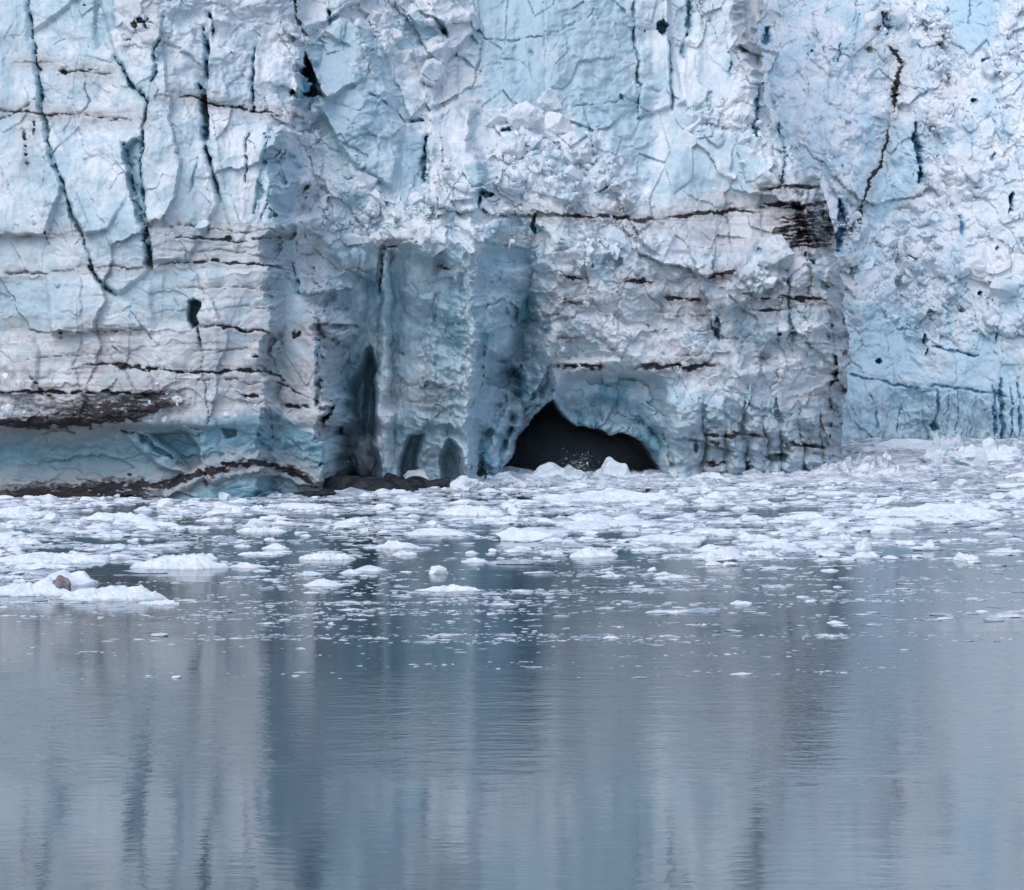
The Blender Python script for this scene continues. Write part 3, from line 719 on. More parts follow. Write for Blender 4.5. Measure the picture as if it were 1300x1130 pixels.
# brow of the cave and the cave
S.scoop([(693, 512), (715, 492), (748, 474), (800, 470), (836, 486), (850, 530), (846, 615), (640, 615), (660, 560)], 5.0, 22, .6)
S.scoop([(690, 520), (750, 505), (815, 520), (842, 560), (842, 615), (650, 615)], 2.6, 20, .5)
S.bump([(702, 508), (716, 526), (745, 541), (785, 550), (815, 552), (838, 576), (848, 604)], [7, 10, 11, 12, 11, 10, 9], 2.2, .6)
aq = np.arctan2(610 - wy, wx - 748); rq = np.hypot(wx - 748, (wy - 610) * 1.15)
brow = S.mask([(690, 470), (848, 474), (852, 615), (640, 615), (660, 540)], 20)
S.disp -= brow * (.75 * ridged(aq * 5.5 + 9, rq / 80, 4, .55, 61) * sstep(150, 70, rq) + .55 * facets(aq * 4.2, rq / 17, 63, .8, .8, .2))
CAVE = [(620, 634), (644, 592), (660, 556), (674, 530), (703, 508), (716, 530), (735, 543), (760, 547), (780, 556), (800, 555), (818, 564), (830, 578), (842, 600), (852, 630)]
dc = poly_sd(S.px + .8 * (S.wx - S.px), S.py + .8 * (S.wy - S.py), CAVE)
cave = np.clip((dc + 1.5) / 3.0, 0, 1)
S.disp = S.disp * (1 - cave) + 6 * cave
S.disp += 30 * np.clip(dc / 17, 0, 1) ** .7
S.blue = np.maximum(S.blue * (1 - cave), .50 * cave); S.grey = np.maximum(S.grey * (1 - cave), .0 * cave)
# columns at the foot of the tower
cols = [(846, 893, 2.0), (893, 920, 1.5), (920, 944, 1.6), (944, 969, 1.9), (969, 987, 1.5), (987, 1016, 1.8), (1016, 1040, 1.4), (1040, 1066, 1.8)]
for x0, x1, o in cols:
    lean = (py - 540) * .10 * (1 if x0 > 940 else .3)
    t = np.clip((wx - lean - x0) / (x1 - x0), 0, 1)
    topy = 512 + 22 * math.sin(x0 * .37)
    S.disp -= 1.6 * o * np.clip(4 * t * (1 - t), 0, 1) ** .55 * sstep(topy, topy + 30, py) * (1 + .4 * fbm(px / 30, py / 16, 3, .6, 93))
for pts, w, d in (([(893, 515), (897, 550), (892, 600)], 1.6, .8), ([(944, 512), (942, 548), (950, 606)], 2.6, 1.6), ([(966, 545), (971, 575), (966, 600)], 1.6, .9), ([(985, 505), (990, 545), (999, 577)], 2.8, 1.8), ([(1040, 528), (1047, 562), (1060, 592)], 2.4, 1.6), ([(846, 554), (851, 580), (854, 592)], 2.6, 2.6), ([(1033, 525), (1036, 546)], 2.4, 1.0), ([(886, 505), (892, 545)], 2.2, 1.0)):
    S.crack(pts, w, d, .45)
S.disp += .3 * S.mask([(846, 515), (1070, 515), (1070, 610), (846, 610)], 12) * facets(wx / 40, wy / 15, 69, .5, .9)
S.hole(882, 566, 4, 6, 1.6, .4); S.hole(908, 561, 6, 3, 1.2, .3); S.hole(985, 582, 14, 6, 3.0, .1); S.hole(952, 600, 5, 14, 2.5, .1)
S.bump([(975, 600), (1010, 586), (1058, 596)], [8, 16, 10], 2.2); S.bump([(900, 600), (930, 594)], [10, 12], 1.4)
S.bump([(960, 535), (968, 536)], [8, 8], .8); S.bump([(1030, 530), (1032, 545)], [7, 7], .9)

S.disp = np.where(S.px > edge_x, S.disp * np.exp(-(S.px - edge_x) / 8), S.disp)
S.rough = np.clip(.30 + .8 * crisp + .1 * (1 - smooth), .25, 1.2)
S.grain = np.clip(np.maximum(fl_m, .7 * left * (1 - rubble)), 0, .85)
S.rough = np.where(dc > 0, .3, S.rough)

# --- the masses that stand apart and the pieces the cracks cut them into
T = {}
def cliff(key, px_, py_, D_, label):
    T[key] = empty('ice_cliff', tuple(on_water(px_, py_)))
    tag(T[key], label, 'ice cliff', 'calving face of the glacier')
cliff('left', 200, 632, 400, 'tall grey white ice cliff on the left with dirty layers and a dark foot')
cliff('mid', 510, 616, 420, 'recessed blue fluted ice cliff with a slender pillar, between banded cliff and cave')
cliff('right', 870, 604, 440, 'broad ice tower with a dark sea cave and dirty bands at its foot')
cliff('far', 1180, 555, 551, 'pale blue jumbled ice wall farther back at the right edge')
bpy.context.view_layer.update()

L_EDGE = [(-400, -400), (318, -400), (330, 0), (388, 70), (378, 100), (384, 125), (376, 200), (370, 330), (398, 430), (424, 520), (416, 600), (412, 700), (-400, 700)]
REG = [
 ('right', 'tower_wall', None, None),
 ('mid', 'snow_slope', [(318, -400), (570, -400), (576, 0), (592, 100), (604, 190), (608, 320), (612, 440), (606, 560), (622, 620), (622, 700), (410, 700), (380, 420), (330, 0)], None),
 ('mid', 'fluted_wall', [(424, 318), (480, 312), (540, 318), (590, 330), (606, 330), (612, 440), (606, 560), (622, 620), (622, 700), (410, 700), (424, 520), (418, 430)], None),
 ('mid', 'ice_block', [(390, 62), (432, 20), (470, 40), (505, 150), (512, 165), (500, 240), (440, 200), (402, 130)], 'smooth sloping blue block beside the dark gap'),
 ('mid', 'ice_block', [(526, 62), (546, 66), (567, 55), (565, 100), (552, 111), (534, 100)], 'small white block jutting from the snow slope'),
 ('mid', 'ice_pillar', [(492, 312), (498, 345), (499, 450), (506, 520), (504, 570), (510, 640), (480, 640), (474, 560), (470, 505), (480, 450), (485, 345)], 'slender pale pillar in front of the recess'),
 ('mid', 'ice_rib', [(594, 185), (612, 185), (616, 320), (614, 440), (606, 560), (620, 640), (580, 640), (574, 540), (586, 440), (590, 300)], None),
 ('left', 'cliff_wall', L_EDGE, None),
 ('left', 'ice_slab', [(-400, -400), (20, -400), (30, -30), (40, 50), (51, 132), (64, 196), (81, 237), (91, 271), (108, 305), (119, 339), (60, 347), (-400, 346)], None),
 ('left', 'ice_slab', [(20, -400), (146, -400), (144, 0), (142, 36), (124, 62), (146, 71), (166, 105), (190, 129), (180, 182), (159, 183), (119, 170), (81, 237), (64, 196), (51, 132), (40, 50)], None),
 ('left', 'ice_slab', [(81, 237), (119, 170), (159, 183), (166, 237), (180, 283), (188, 345), (150, 375), (124, 357), (108, 305)], 'pale wedge of ice leaning between two crevasses'),
 ('left', 'ice_slab', [(203, 24), (206, 44), (195, 105), (188, 128), (166, 105), (146, 71), (150, 56), (180, 52)], None),
 ('left', 'ice_slab', [(190, 129), (195, 105), (206, 44), (203, -400), (267, -400), (262, 60), (259, 135), (263, 192), (280, 258), (262, 330), (192, 334), (184, 270), (178, 203)], None),
 ('left', 'ice_slab', [(267, -400), (318, -400), (330, 0), (340, 140), (341, 172), (324, 272), (320, 334), (262, 332), (280, 258), (263, 192), (259, 135), (262, 60)], None),
 ('left', 'side_face', [(341, 172), (384, 125), (376, 200), (370, 330), (398, 430), (372, 497), (352, 520), (338, 472), (332, 340), (324, 272)], 'blue grey face turned to the right'),
 ('left', 'debris_layer', [(-400, 497), (140, 499), (230, 500), (228, 512), (160, 532), (40, 543), (-400, 543)], 'rough black debris layer'),
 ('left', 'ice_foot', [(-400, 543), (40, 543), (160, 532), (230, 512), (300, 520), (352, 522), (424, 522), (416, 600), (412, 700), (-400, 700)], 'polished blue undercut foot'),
 ('right', 'upper_wall', [(570, -400), (1110, -400), (1110, 200), (1000, 240), (964, 262), (843, 272), (825, 255), (780, 190), (740, 165), (700, 122), (612, 140), (600, 190), (592, 100)], 'smooth pale blue upper wall'),
 ('right', 'rubble_ridge', [(604, 190), (612, 140), (700, 118), (745, 160), (785, 190), (830, 258), (850, 300), (842, 345), (700, 345), (690, 300), (608, 320)], None),
 ('right', 'layered_block', [(843, 277), (923, 267), (964, 265), (964, 318), (930, 326), (860, 308)], 'smooth grey block under a straight dirt line'),
 ('right', 'layered_block', [(964, 236), (1110, 232), (1110, 345), (1040, 345), (1014, 310), (985, 296), (968, 290)], 'dark dirty stack of layers at the shoulder'),
 ('right', 'ice_rib', [(690, 435), (712, 440), (706, 475), (690, 516), (672, 560), (656, 640), (616, 640), (634, 580), (650, 520), (664, 470)], 'leaning buttress beside the cave'),
 ('right', 'cave_brow', [(704, 508), (716, 486), (748, 470), (800, 468), (838, 484), (850, 530), (846, 615), (842, 600), (830, 578), (818, 564), (800, 555), (780, 556), (760, 547), (735, 543), (716, 530)], None),
 ('right', 'cave', CAVE, 'dark hollow of the sea cave'),
] + [('right', 'ice_column', [(x0, 520), (x1, 520), (x1 + 3, 560), (x1 + 6, 700), (x0 + 6, 700), (x0 + 3, 560)], None) for x0, x1, _ in cols]
for o in T.values(): pass
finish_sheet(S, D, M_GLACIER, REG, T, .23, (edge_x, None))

# ------------------------------------------------------------------ the far wall
xs = grid_axis(860, 955, 1330, 1640, STEP, 6)
ys = grid_axis(-330, -20, 560, 590, STEP, 6)
W = Sheet(xs, ys)
px, py = W.px, W.py
RIBS2 = [
 {600: (850, 556), 480: (850, 558), 300: (850, 568), 0: (850, 594), -330: (850, 640)},
 {600: (1085, 551), 480: (1085, 553), 300: (1080, 562), 150: (1060, 574), 0: (1040, 592), -330: (1040, 645)},
 {600: (1150, 552), 480: (1150, 554), 300: (1140, 568), 150: (1135, 580), 0: (1130, 596), -330: (1120, 650)},
 {600: (1190, 551), 480: (1190, 551), 300: (1195, 561), 150: (1200, 574), 0: (1205, 590), -330: (1180, 645)},
 {600: (1310, 549), 480: (1310, 550), 300: (1310, 558), 150: (1310, 570), 0: (1310, 584), -330: (1310, 640)},
 {600: (1650, 535), 480: (1650, 537), 300: (1650, 548), 0: (1650, 570), -330: (1650, 630)},
]
D2, _ = rib_depth(px, py, RIBS2)
wx, wy = W.wx, W.wy
rub = np.clip(.9 * sstep(470, 400, py) * (.55 + .45 * sstep(1090, 1180, px + .3 * py)), 0, 1)
for poly in ([(1100, 150), (1165, 160), (1170, 230), (1110, 290), (1085, 260)], [(1200, -20), (1260, -20), (1262, 60), (1210, 70)], [(1080, 470), (1340, 470), (1340, 580), (1080, 580)], [(1180, 440), (1260, 450), (1260, 480), (1180, 480)]):
    rub = rub * (1 - .85 * W.mask(poly, 16))
W.disp += 1.3 * facets(wx / 75, wy / 85, 33, .9, .7) * (.3 + .7 * rub) + .75 * facets(wx / 30, wy / 32, 35, .9, .6, .2) * (.25 + .75 * rub)
pt = rub * (.3 + .9 * sstep(-.15, .45, fbm(px / 60, py / 50, 3, .55, 87)))
W.disp += .75 * facets(wx / 19, wy / 17, 37, .9, .55, .15) * (.04 + pt) + .13 * facets(W.fx / 8, W.fy / 7, 39, .9, .5, .15) * (.02 + pt)
h, dx, dy, f1, f2 = worley(wx / 30, wy / 24, 41)
W.disp -= rub * 1.4 * h[..., 0] ** 2 * np.clip(1 - (f1 / .62) ** 2, 0, 1) ** .5
W.disp += .9 * fbm(px / 60, py / 70, 4, .5, 23)
fl = ridged(wx / 13, wy / 160, 3, .5, 25)
flm = sstep(484, 505, py) * (.5 + .5 * sstep(1150, 1200, px))
W.disp -= .5 * flm * fl
W.disp += .8 * flm * facets(wx / 26, wy / 120, 43, .6, .6)
W.blue = .26 + .20 * fbm(px / 50, py / 50, 3, .5, 27) + .3 * flm * np.clip(.6 - fl, 0, 1)
W.blue = np.clip(W.blue - .25 * rub, 0, 1)
for poly, a in (([(1100, 150), (1165, 160), (1170, 230), (1110, 290), (1085, 260)], .4), ([(1200, -20), (1268, -20), (1262, 60), (1210, 70)], .5), ([(1070, 380), (1170, 400), (1170, 480), (1070, 470)], .45), ([(1060, 470), (1340, 490), (1340, 580), (1060, 580)], .5)):
    W.blue = np.maximum(W.blue, a * W.mask(poly, 20))
for pts, w, d in (([(1163, 158), (1163, 175), (1167, 199), (1168, 231)], 3.0, 5), ([(1068, 251), (1072, 281), (1066, 316)], 4.5, 5), ([(1067, 55), (1065, 85)], 1.8, 2.0), ([(1089, -10), (1083, 30)], 1.2, 1.5), ([(973, 34), (970, 56)], 3, 3), ([(1126, 20), (1124, 45)], 3.5, 3.5),
   ([(1079, 474), (1137, 489), (1170, 492), (1221, 492), (1270, 502), (1310, 506)], 1.5, .8), ([(1102, 498), (1113, 520), (1114, 545)], 1.4, .9), ([(1263, 490), (1262, 555)], 2.0, 1.4), ([(1272, 480), (1272, 560)], 2.2, 1.6), ([(1293, 480), (1294, 555)], 2.2, 1.4), ([(1216, 495), (1214, 555)], 1.3, 1), ([(1284, 490), (1283, 555)], 1.4, 1),
   ([(1190, 495), (1192, 520), (1184, 545)], 1.4, 1), ([(1182, 441), (1205, 446), (1242, 450)], 2.0, 1.2), ([(1235, -10), (1230, 30)], 1.5, 1.5), ([(1040, 152), (1046, 148)], 3, 3), ([(1216, 275), (1222, 300)], 1.5, 1.5), ([(1144, 520), (1140, 550)], 1.4, 1), ([(1203, 500), (1204, 552)], 1, .8), ([(1267, 420), (1264, 436)], 1.6, 1.6)):
    W.crack(pts, w, d, 1.0)
for a in ((1284, 258, 4, 16, 4, 1, 8), (1246, 374, 5, 5, 4), (1222, 392, 3, 4, 3), (1174, 430, 4, 11, 4, 1, -12), (1177, 447, 2, 4, 3), (1115, 459, 5, 5, 2.5), (1252, 76, 7, 5, 2.5), (1237, 128, 7, 3, 2), (1262, 196, 3, 8, 2), (1190, 305, 3, 4, 2), (1265, 314, 2, 3, 2), (1244, 300, 3, 3, 2), (1187, 540, 9, 8, 2.2, .8), (1200, 12, 4, 4, 2), (1031, 66, 3, 5, 2), (1070, 215, 2, 6, 2)):
    W.hole(a[0], a[1], a[2] * .62, a[3] * .75, *a[4:])
for k, (pts, w, a) in enumerate((([(1122, 15), (1117, 30), (1111, 42)], 2.2, .9), ([(1125, 58), (1138, 72), (1148, 80)], 2.6, 1.0), ([(1148, 80), (1142, 95), (1136, 112), (1135, 142)], 3.0, 1.0), ([(1129, 158), (1122, 199), (1101, 234), (1092, 266), (1088, 292)], 1.8, .95), ([(1084, 278), (1079, 298)], 2, .6), ([(1100, 60), (1108, 66)], 2.5, .7), ([(1190, 52), (1204, 66)], 2.5, .6), ([(1203, 92), (1206, 110)], 2, .6), ([(1180, 165), (1192, 160)], 4, .6), ([(1076, 335), (1084, 350)], 3, .6), ([(1160, 250), (1146, 260)], 1.2, .4), ([(1118, 20), (1140, 30)], 1.5, .4), ([(960, 10), (990, 20)], 1, .2))):
    W.band(pts, w * 1.35, a, .2, .3, -.25, 200 + k)
W.grey = np.maximum(W.grey * .7, .0)
W.grain = np.clip(flm, 0, .8)
W.rough = np.clip(.3 + .8 * pt, .3, 1.2)
REG2 = [('far', 'jumbled_wall', None, None),
        ('far', 'fluted_foot', [(860, 474), (1079, 474), (1137, 489), (1170, 492), (1221, 492), (1270, 502), (1660, 510), (1660, 700), (860, 700)], 'blue vertical foot below a thin crack line'),
        ('far', 'ice_slab', [(1100, 150), (1163, 158), (1167, 199), (1168, 231), (1110, 290), (1085, 260)], 'smooth leaning slab beside a long crevasse'),
        ('far', 'ice_slab', [(1200, -330), (1262, -330), (1262, 60), (1210, 70)], None)]
finish_sheet(W, D2, M_FAR, REG2, T, .45)

def icosphere(level):
    t = (1 + 5 ** .5) / 2
    v = [(-1, t, 0), (1, t, 0), (-1, -t, 0), (1, -t, 0), (0, -1, t), (0, 1, t), (0, -1, -t), (0, 1, -t), (t, 0, -1), (t, 0, 1), (-t, 0, -1), (-t, 0, 1)]
    f = [(0, 11, 5), (0, 5, 1), (0, 1, 7), (0, 7, 10), (0, 10, 11), (1, 5, 9), (5, 11, 4), (11, 10, 2), (10, 7, 6), (7, 1, 8), (3, 9, 4), (3, 4, 2), (3, 2, 6), (3, 6, 8), (3, 8, 9), (4, 9, 5), (2, 4, 11), (6, 2, 10), (8, 6, 7), (9, 8, 1)]
    v = [np.array(p) / np.linalg.norm(p) for p in v]
    for _ in range(level):
        c, nf = {}, []
        def midp(a, b):
            k = (min(a, b), max(a, b))
            if k not in c:
                m = v[a] + v[b]; v.append(m / np.linalg.norm(m)); c[k] = len(v) - 1
            return c[k]
        for a, b, d in f:
            x, y, z = midp(a, b), midp(b, d), midp(d, a)
            nf += [(a, x, z), (b, y, x), (d, z, y), (x, y, z)]
        f = nf
    return np.array(v), np.array(f)
ICO = {k: icosphere(k) for k in (0, 1, 2, 3, 4)}

def chunk(level, seed, rough=.35, freq=1.6, cuts=7, flat_bottom=-.4):
    """an angular lump of ice or rock, about one unit in radius"""
    r = np.random.default_rng(seed); V, Fc = ICO[level]; V = V.copy()
    for _ in range(cuts):
        n = r.normal(size=3); n /= np.linalg.norm(n); d = r.uniform(.42 if cuts > 10 else .55, .9)
        s = V @ n - d; m = s > 0; V[m] -= np.outer(s[m], n)
    V *= (1 + rough * fbm3(V * freq + seed * 3.1, 4, .5))[:, None]
    V[:, 2] = np.maximum(V[:, 2], flat_bottom)
    return V, Fc

# ------------------------------------------------------------------ broken blocks lodged on the slopes of the ice
block_shapes = []
for k in range(10):
    V, Fc = chunk(3, 40 + k, .07, 2.2, 15, -1)
    block_shapes.append((V, Fc))
def rot3(r):
    q = r.normal(size=4); q /= np.linalg.norm(q); w_, x_, y_, z_ = q
    return np.array(((1 - 2 * (y_ * y_ + z_ * z_), 2 * (x_ * y_ - z_ * w_), 2 * (x_ * z_ + y_ * w_)), (2 * (x_ * y_ + z_ * w_), 1 - 2 * (x_ * x_ + z_ * z_), 2 * (y_ * z_ - x_ * w_)), (2 * (x_ * z_ - y_ * w_), 2 * (y_ * z_ + x_ * w_), 1 - 2 * (x_ * x_ + y_ * y_)))), (w_, x_, y_, z_)
def lodge(Sh, weight, key, box, n_own, n_mass, size, mat, seed):
    """the largest blocks are parts of their cliff, the crumbs between them one part"""
    r = np.random.default_rng(seed); e = T[key]
    meshes = [new_mesh('ice_block_shape', V, Fc, mat, False) for V, Fc in block_shapes]
    w = weight * ((Sh.px > box[0]) & (Sh.px < box[2]) & (Sh.py > box[1]) & (Sh.py < box[3]))
    c = np.cumsum(w.ravel()); n = n_own + n_mass
    ids = np.searchsorted(c, r.uniform(0, c[-1], n))
    P = Sh.P.reshape(-1, 3)[ids]; N_ = Sh.N.reshape(-1, 3)[ids]
    sz = np.sort(size * np.exp(r.normal(0, .62, n)))[::-1]
    Vs, Fs, off = [], [], 0
    for i in range(n):
        M, q = rot3(r); k = r.integers(10)
        sc = sz[i] * np.array((r.uniform(.7, 1.6), r.uniform(.6, 1.0), r.uniform(.7, 1.3)))
        loc = P[i] - N_[i] * sz[i] * r.uniform(.25, .65)
        if i < n_own:
            o = link('ice_block', meshes[k], e)
            o.rotation_mode = 'QUATERNION'; o.rotation_quaternion = q; o.scale = sc
            o.location = loc
        else:
            V, Fc = crumb_shapes[k]
            Vs.append((V * sc) @ M.T + loc); Fs.append(Fc + off); off += len(V)
    o = link('ice_rubble', new_mesh('ice_rubble', np.concatenate(Vs), np.concatenate(Fs), mat, False), e); o['kind'] = 'stuff'
crumb_shapes = [chunk(1, 70 + k, .15, 1.8, 8, -1) for k in range(10)]
rub_w = np.clip(crisp - .22, 0, 1) * (1 - .75 * sstep(330, 370, S.py)) * (dc < -14) * (S.px < edge_x - 3)
lodge(S, rub_w, 'mid', (372, -20, 604, 330), 80, 320, .36, M_GLACIER, 1)
lodge(S, rub_w, 'right', (606, -20, 1075, 560), 170, 600, .36, M_GLACIER, 2)
lodge(S, np.clip(patch * left * .2 + crisp * left, 0, 1), 'left', (-20, -20, 340, 540), 0, 160, .2, M_GLACIER, 4)
lodge(W, np.clip(pt - .25, 0, 1) * (W.px > 1060 - .3 * np.clip(240 - W.py, 0, 300)), 'far', (960, -20, 1320, 480), 190, 800, .50, M_FAR, 3)
for key, e in T.items():                              # children keep world coordinates: their things' empties stand at the waterline
    for ch in [o for o in C.objects if o.parent == e]:
        ch.matrix_parent_inverse = e.matrix_world.inverted()
for k, (x, y, rr, D_, lb) in enumerate(((626, 147, 15, 446, 'pale angular ice boulder at the left end of the boulder row'), (668, 150, 20, 450, 'largest white ice boulder of the row below the smooth blue wall'), (646, 186, 19, 442, 'rounded turquoise ice boulder in front of the boulder row'), (698, 128, 17, 454, 'topmost snowy ice boulder of the row below the smooth blue wall'), (706, 158, 19, 449, 'snowy ice boulder at the right end of the boulder row'), (985, 318, 20, 452, 'bluish snowy boulder lodged under the dirty layered stack'), (547, 88, 15, 441, 'white ice block with a blue underside above the slope'))):
    V, Fc = chunk(4, 180 + k, .16, 1.6, 10, -1)
    q = rr * D_ / F
    o = link('ice_boulder', new_mesh('ice_boulder', V * (q * 1.12, q, q * 1.08), Fc, M_GLACIER, False))
    jj = np.argmin((S.px - x) ** 2 + (S.py - y - 4) ** 2)
    o.location = S.P.reshape(-1, 3)[jj] + np.array((0, -q * .35, .3)); tag(o, lb, 'ice boulder')

# ------------------------------------------------------------------ floating ice
def floe_mesh(name, w, d, h, seed, peaks=2, nr=9, na=40, mat=M_FLOE):
    """a floating plate with a ragged shore, a rough domed top and a submerged keel"""
    r = np.random.default_rng(seed)
    a = np.linspace(0, 2 * np.pi, na, endpoint=False)
    o = 1 + .20 * perlin(np.cos(a) * 1.3 + seed * 1.7, np.sin(a) * 1.3 + 3.3) + .12 * perlin(np.cos(a) * 4 + seed, np.sin(a) * 4) + .05 * r.normal(size=na)
    pk = [(r.uniform(-.6, .6), r.uniform(-.3, .3), r.uniform(.3, 1), r.uniform(.25, .6)) for _ in range(peaks)]
    rad = np.concatenate((np.linspace(.06, 1, nr) ** .8, [1.02, .95]))
    V = [(0, 0, 0)]
    rows = []
    for k, q in enumerate(rad):
        x = np.cos(a) * q * o; y = np.sin(a) * q * o
        z = .42 * (1 - np.clip(q, 0, 1) ** 4) + .14 * (k < nr)
        for (cx, cy, ph, s) in pk: z = z + .45 * ph * np.exp(-((x - cx) ** 2 + (y - cy) ** 2) / s ** 2) * (1 - min(q, 1) ** 3)
        z = z + (.30 * fbm(x * 3.2 + seed, y * 2.0, 5, .6) if k < nr else 0) * (1.0 if k < nr - 1 else .5)
        if k == nr: z = np.full(na, -.05)
        if k == nr + 1: z = np.full(na, -.5)
        rows.append(np.stack((x * w / 2, y * d / 2, z * h), -1))
    top = rows[0].mean(0)
    V = np.concatenate([top[None]] + rows)
    Q = [(0, 1 + j, 1 + (j + 1) % na) for j in range(na)]
    for k in range(len(rad) - 1):
        b0, b1 = 1 + k * na, 1 + (k + 1) * na
        for j in range(na):
            j2 = (j + 1) % na
            Q += [(b0 + j, b1 + j, b1 + j2), (b0 + j, b1 + j2, b0 + j2)]
    return new_mesh(name, V, np.array(Q), mat, False)

def heap_mesh(name, w, d, h, seed, n):
    """angular blocks frozen into one lump"""
    r = np.random.default_rng(seed); Vs, Fs, off = [], [], 0
    for k in range(n):
        V, Fc = chunk(3, seed * 31 + k, .24, 1.5, 8, -.6)
        t = 0 if k == 0 else r.uniform(.35, 1.0)
        a = r.uniform(0, 2 * np.pi); q = (0 if n == 1 else (.15 if k == 0 else r.uniform(.35, .8)))
        sc = (.72 if n < 6 else .30) * (1 - .35 * t)
        V = V * (w * .5 * sc * r.uniform(.8, 1.2), d * .5 * sc * 1.1, h * (1 - .55 * t) * .95)
        V = V + np.array((math.cos(a) * q * w * .5, math.sin(a) * q * d * .5, h * .02))
        Vs.append(V); Fs.append(Fc + off); off += len(V)
    if n > 6:
        V, Fc = chunk(4, seed + 5, .30, 1.8, 3, -.4)
        Vs.append(V * (w * .52, d * .52, h * .55)); Fs.append(Fc + off)
    return new_mesh(name, np.concatenate(Vs), np.concatenate(Fs), M_FLOE, False)

# the floes one can name: photo x, waterline y, width px, height m, depth ratio, peaks, label
HEROES = [
 (62, 716, 146, .95, .55, 3, 'long low white floe cut by the left edge, widest there'),
 (18, 692, 64, .8, .6, 2, 'white floe at the left edge just behind the widest floe'),
 (229, 723, 122, 1.15, .5, 3, 'lens shaped white floe alone in dark water below the debris layer'),
 (414, 711, 68, .75, .5, 2, 'small bright floe right of the lens shaped floe'),
 (38, 757, 116, 1.05, .4, 4, 'jagged white floe at the left edge holding the brown rock'),
 (138, 763, 114, 1.2, .45, 3, 'hummocky white floe just right of the brown rock'),
 (203, 768, 46, .45, .4, 1, 'flat tongue of ice at the tip of the hummocky floe'),
 (146, 661, 88, 1.0, .6, 2, 'white hump of ice in the brash under the debris layer'),
 (20, 655, 70, .8, .6, 2, 'white hump at the left edge close under the cliff foot'),
 (571, 751, 74, .50, .35, 1, 'thin straight white floe lying alone in front of the blue recess'),
 (770, 637, 168, 1.1, .6, 3, 'long white floe lying before the cave mouth'),
 (843, 633, 26, 1.3, .8, 1, 'small rounded knob of ice at the right end of the cave floe'),
 (600, 655, 78, 1.1, .6, 2, 'bright hump of ice below the foot of the blue rib'),
 (845, 687, 90, .55, .5, 2, 'low white floe midway between cave and open water'),
 (770, 668, 130, .5, .6, 2, 'wide pale pan of ice below the cave floe'),
 (1190, 657, 176, 1.25, .5, 3, 'largest long white floe below the far blue wall'),
 (1135, 667, 66, .75, .6, 2, 'white pan touching the left end of the largest far floe'),
 (918, 714, 84, 1.1, .5, 3, 'lumpy white floe with a brown stain below the tower'),
 (957, 706, 46, .6, .5, 1, 'small white floe behind the brown stained floe'),
 (1048, 697, 66, .75, .5, 2, 'ragged white floe beside a tan lump, below the tower edge'),
 (1098, 700, 30, 1.1, .8, 1, 'upright white lump right of the ragged floe'),
 (1072, 688, 26, 1.0, .8, 1, 'tan lump of ice between ragged floe and white lump'),
 (1182, 699, 24, .9, .8, 1, 'rounded bluish lump in open water at the right'),
 (1228, 712, 32, .8, .7, 2, 'rightmost small floe with a pale point'),
 (1152, 571, 132, 1.6, .4, 2, 'flat topped snow covered floe against the far wall'),
 (1190, 589, 34, 3.2, .8, 2, 'pale blue angular lump left in the far ice mound'),
 (1250, 592, 120, 3.2, .5, 5, 'mound of jumbled blue ice before the far wall'),
 (1206, 577, 46, 3.6, .8, 2, 'smooth blue block on top of the far ice mound'),
 (692, 611, 62, 2.0, .6, 3, 'pale blue growler at the left of the cave mouth'),
 (722, 607, 40, 1.5, .6, 3, 'low knobbly growler midway across the cave mouth'),
 (770, 609, 56, 2.4, .6, 1, 'peaked white growler at the right of the cave mouth'),
 (800, 609, 60, 1.0, .6, 3, 'low ice heap right of the peaked growler'),
 (588, 620, 50, 1.3, .6, 2, 'bluish growler touching the foot of the blue rib'),
 (634, 612, 40, 1.4, .7, 3, 'rough grey growler left of the cave mouth'),
 (330, 676, 60, .6, .5, 1, 'soft white pan below the left cliff'),
 (330, 705, 50, .4, .5, 1, 'pale pan between the lens shaped and the small bright floe'),
 (870, 690, 40, .5, .5, 1, 'white pan at the edge of open water under the tower'),
 (1020, 660, 60, .7, .5, 2, 'white pan below the corner of the tower'),
]
G_F = 'ice floes named on the fjord'
hero_xy = []
for k, (x, y, w, h, dr, pk, lb) in enumerate(HEROES):
    p = on_water(x, y)
    s = p[1] / F
    W_, H_ = w * s, h
    grow = 'growler' in lb or 'heap' in lb or 'lump' in lb or 'knob' in lb or 'mound' in lb or 'block' in lb
    dep = W_ * dr if not grow else min(W_ * .8, 7)
    p = on_water(x, y) + np.array((0, dep * .5, 0))
    nm = 'growler' if grow else 'ice_floe'
    o = link(nm, heap_mesh(nm, W_, dep, H_, 300 + k, {'mound': 26, 'heap': 14}.get(next((q for q in ('mound', 'heap') if q in lb), ''), pk + 1)) if grow else floe_mesh(nm, W_, dep, H_ * .8, 300 + k, pk, 14, 96))
    o.location = p
    tag(o, lb, 'growler' if grow else 'ice floe', G_F)
    hero_xy.append((p[0], p[1], W_ * .5, dep * .5))
hero_xy = np.array(hero_xy)

# rock carried on the floe
p = on_water(74, 757) + np.array((0, 1.6, .55))
V, Fc = chunk(3, 91, .22, 1.3, 9, -.7)
o = link('rock', new_mesh('rock', V * (.82, .7, .95), Fc, M_ROCK, False)); o.location = p; o.rotation_euler = (0, .3, .6)
tag(o, 'brown boulder frozen into the jagged floe at the left', 'rock')
for x, y, lb, s in ((912, 711, 'small brown stone lying on the lumpy white floe', .32),):
    V, Fc = chunk(2, 17, .25, 1.5, 8, -.6)
    o = link('rock', new_mesh('rock', V * (s * 1.2, s, s * .8), Fc, M_ROCK, False)); o.location = on_water(x, y) + np.array((0, 1.0, .75)); tag(o, lb, 'rock')

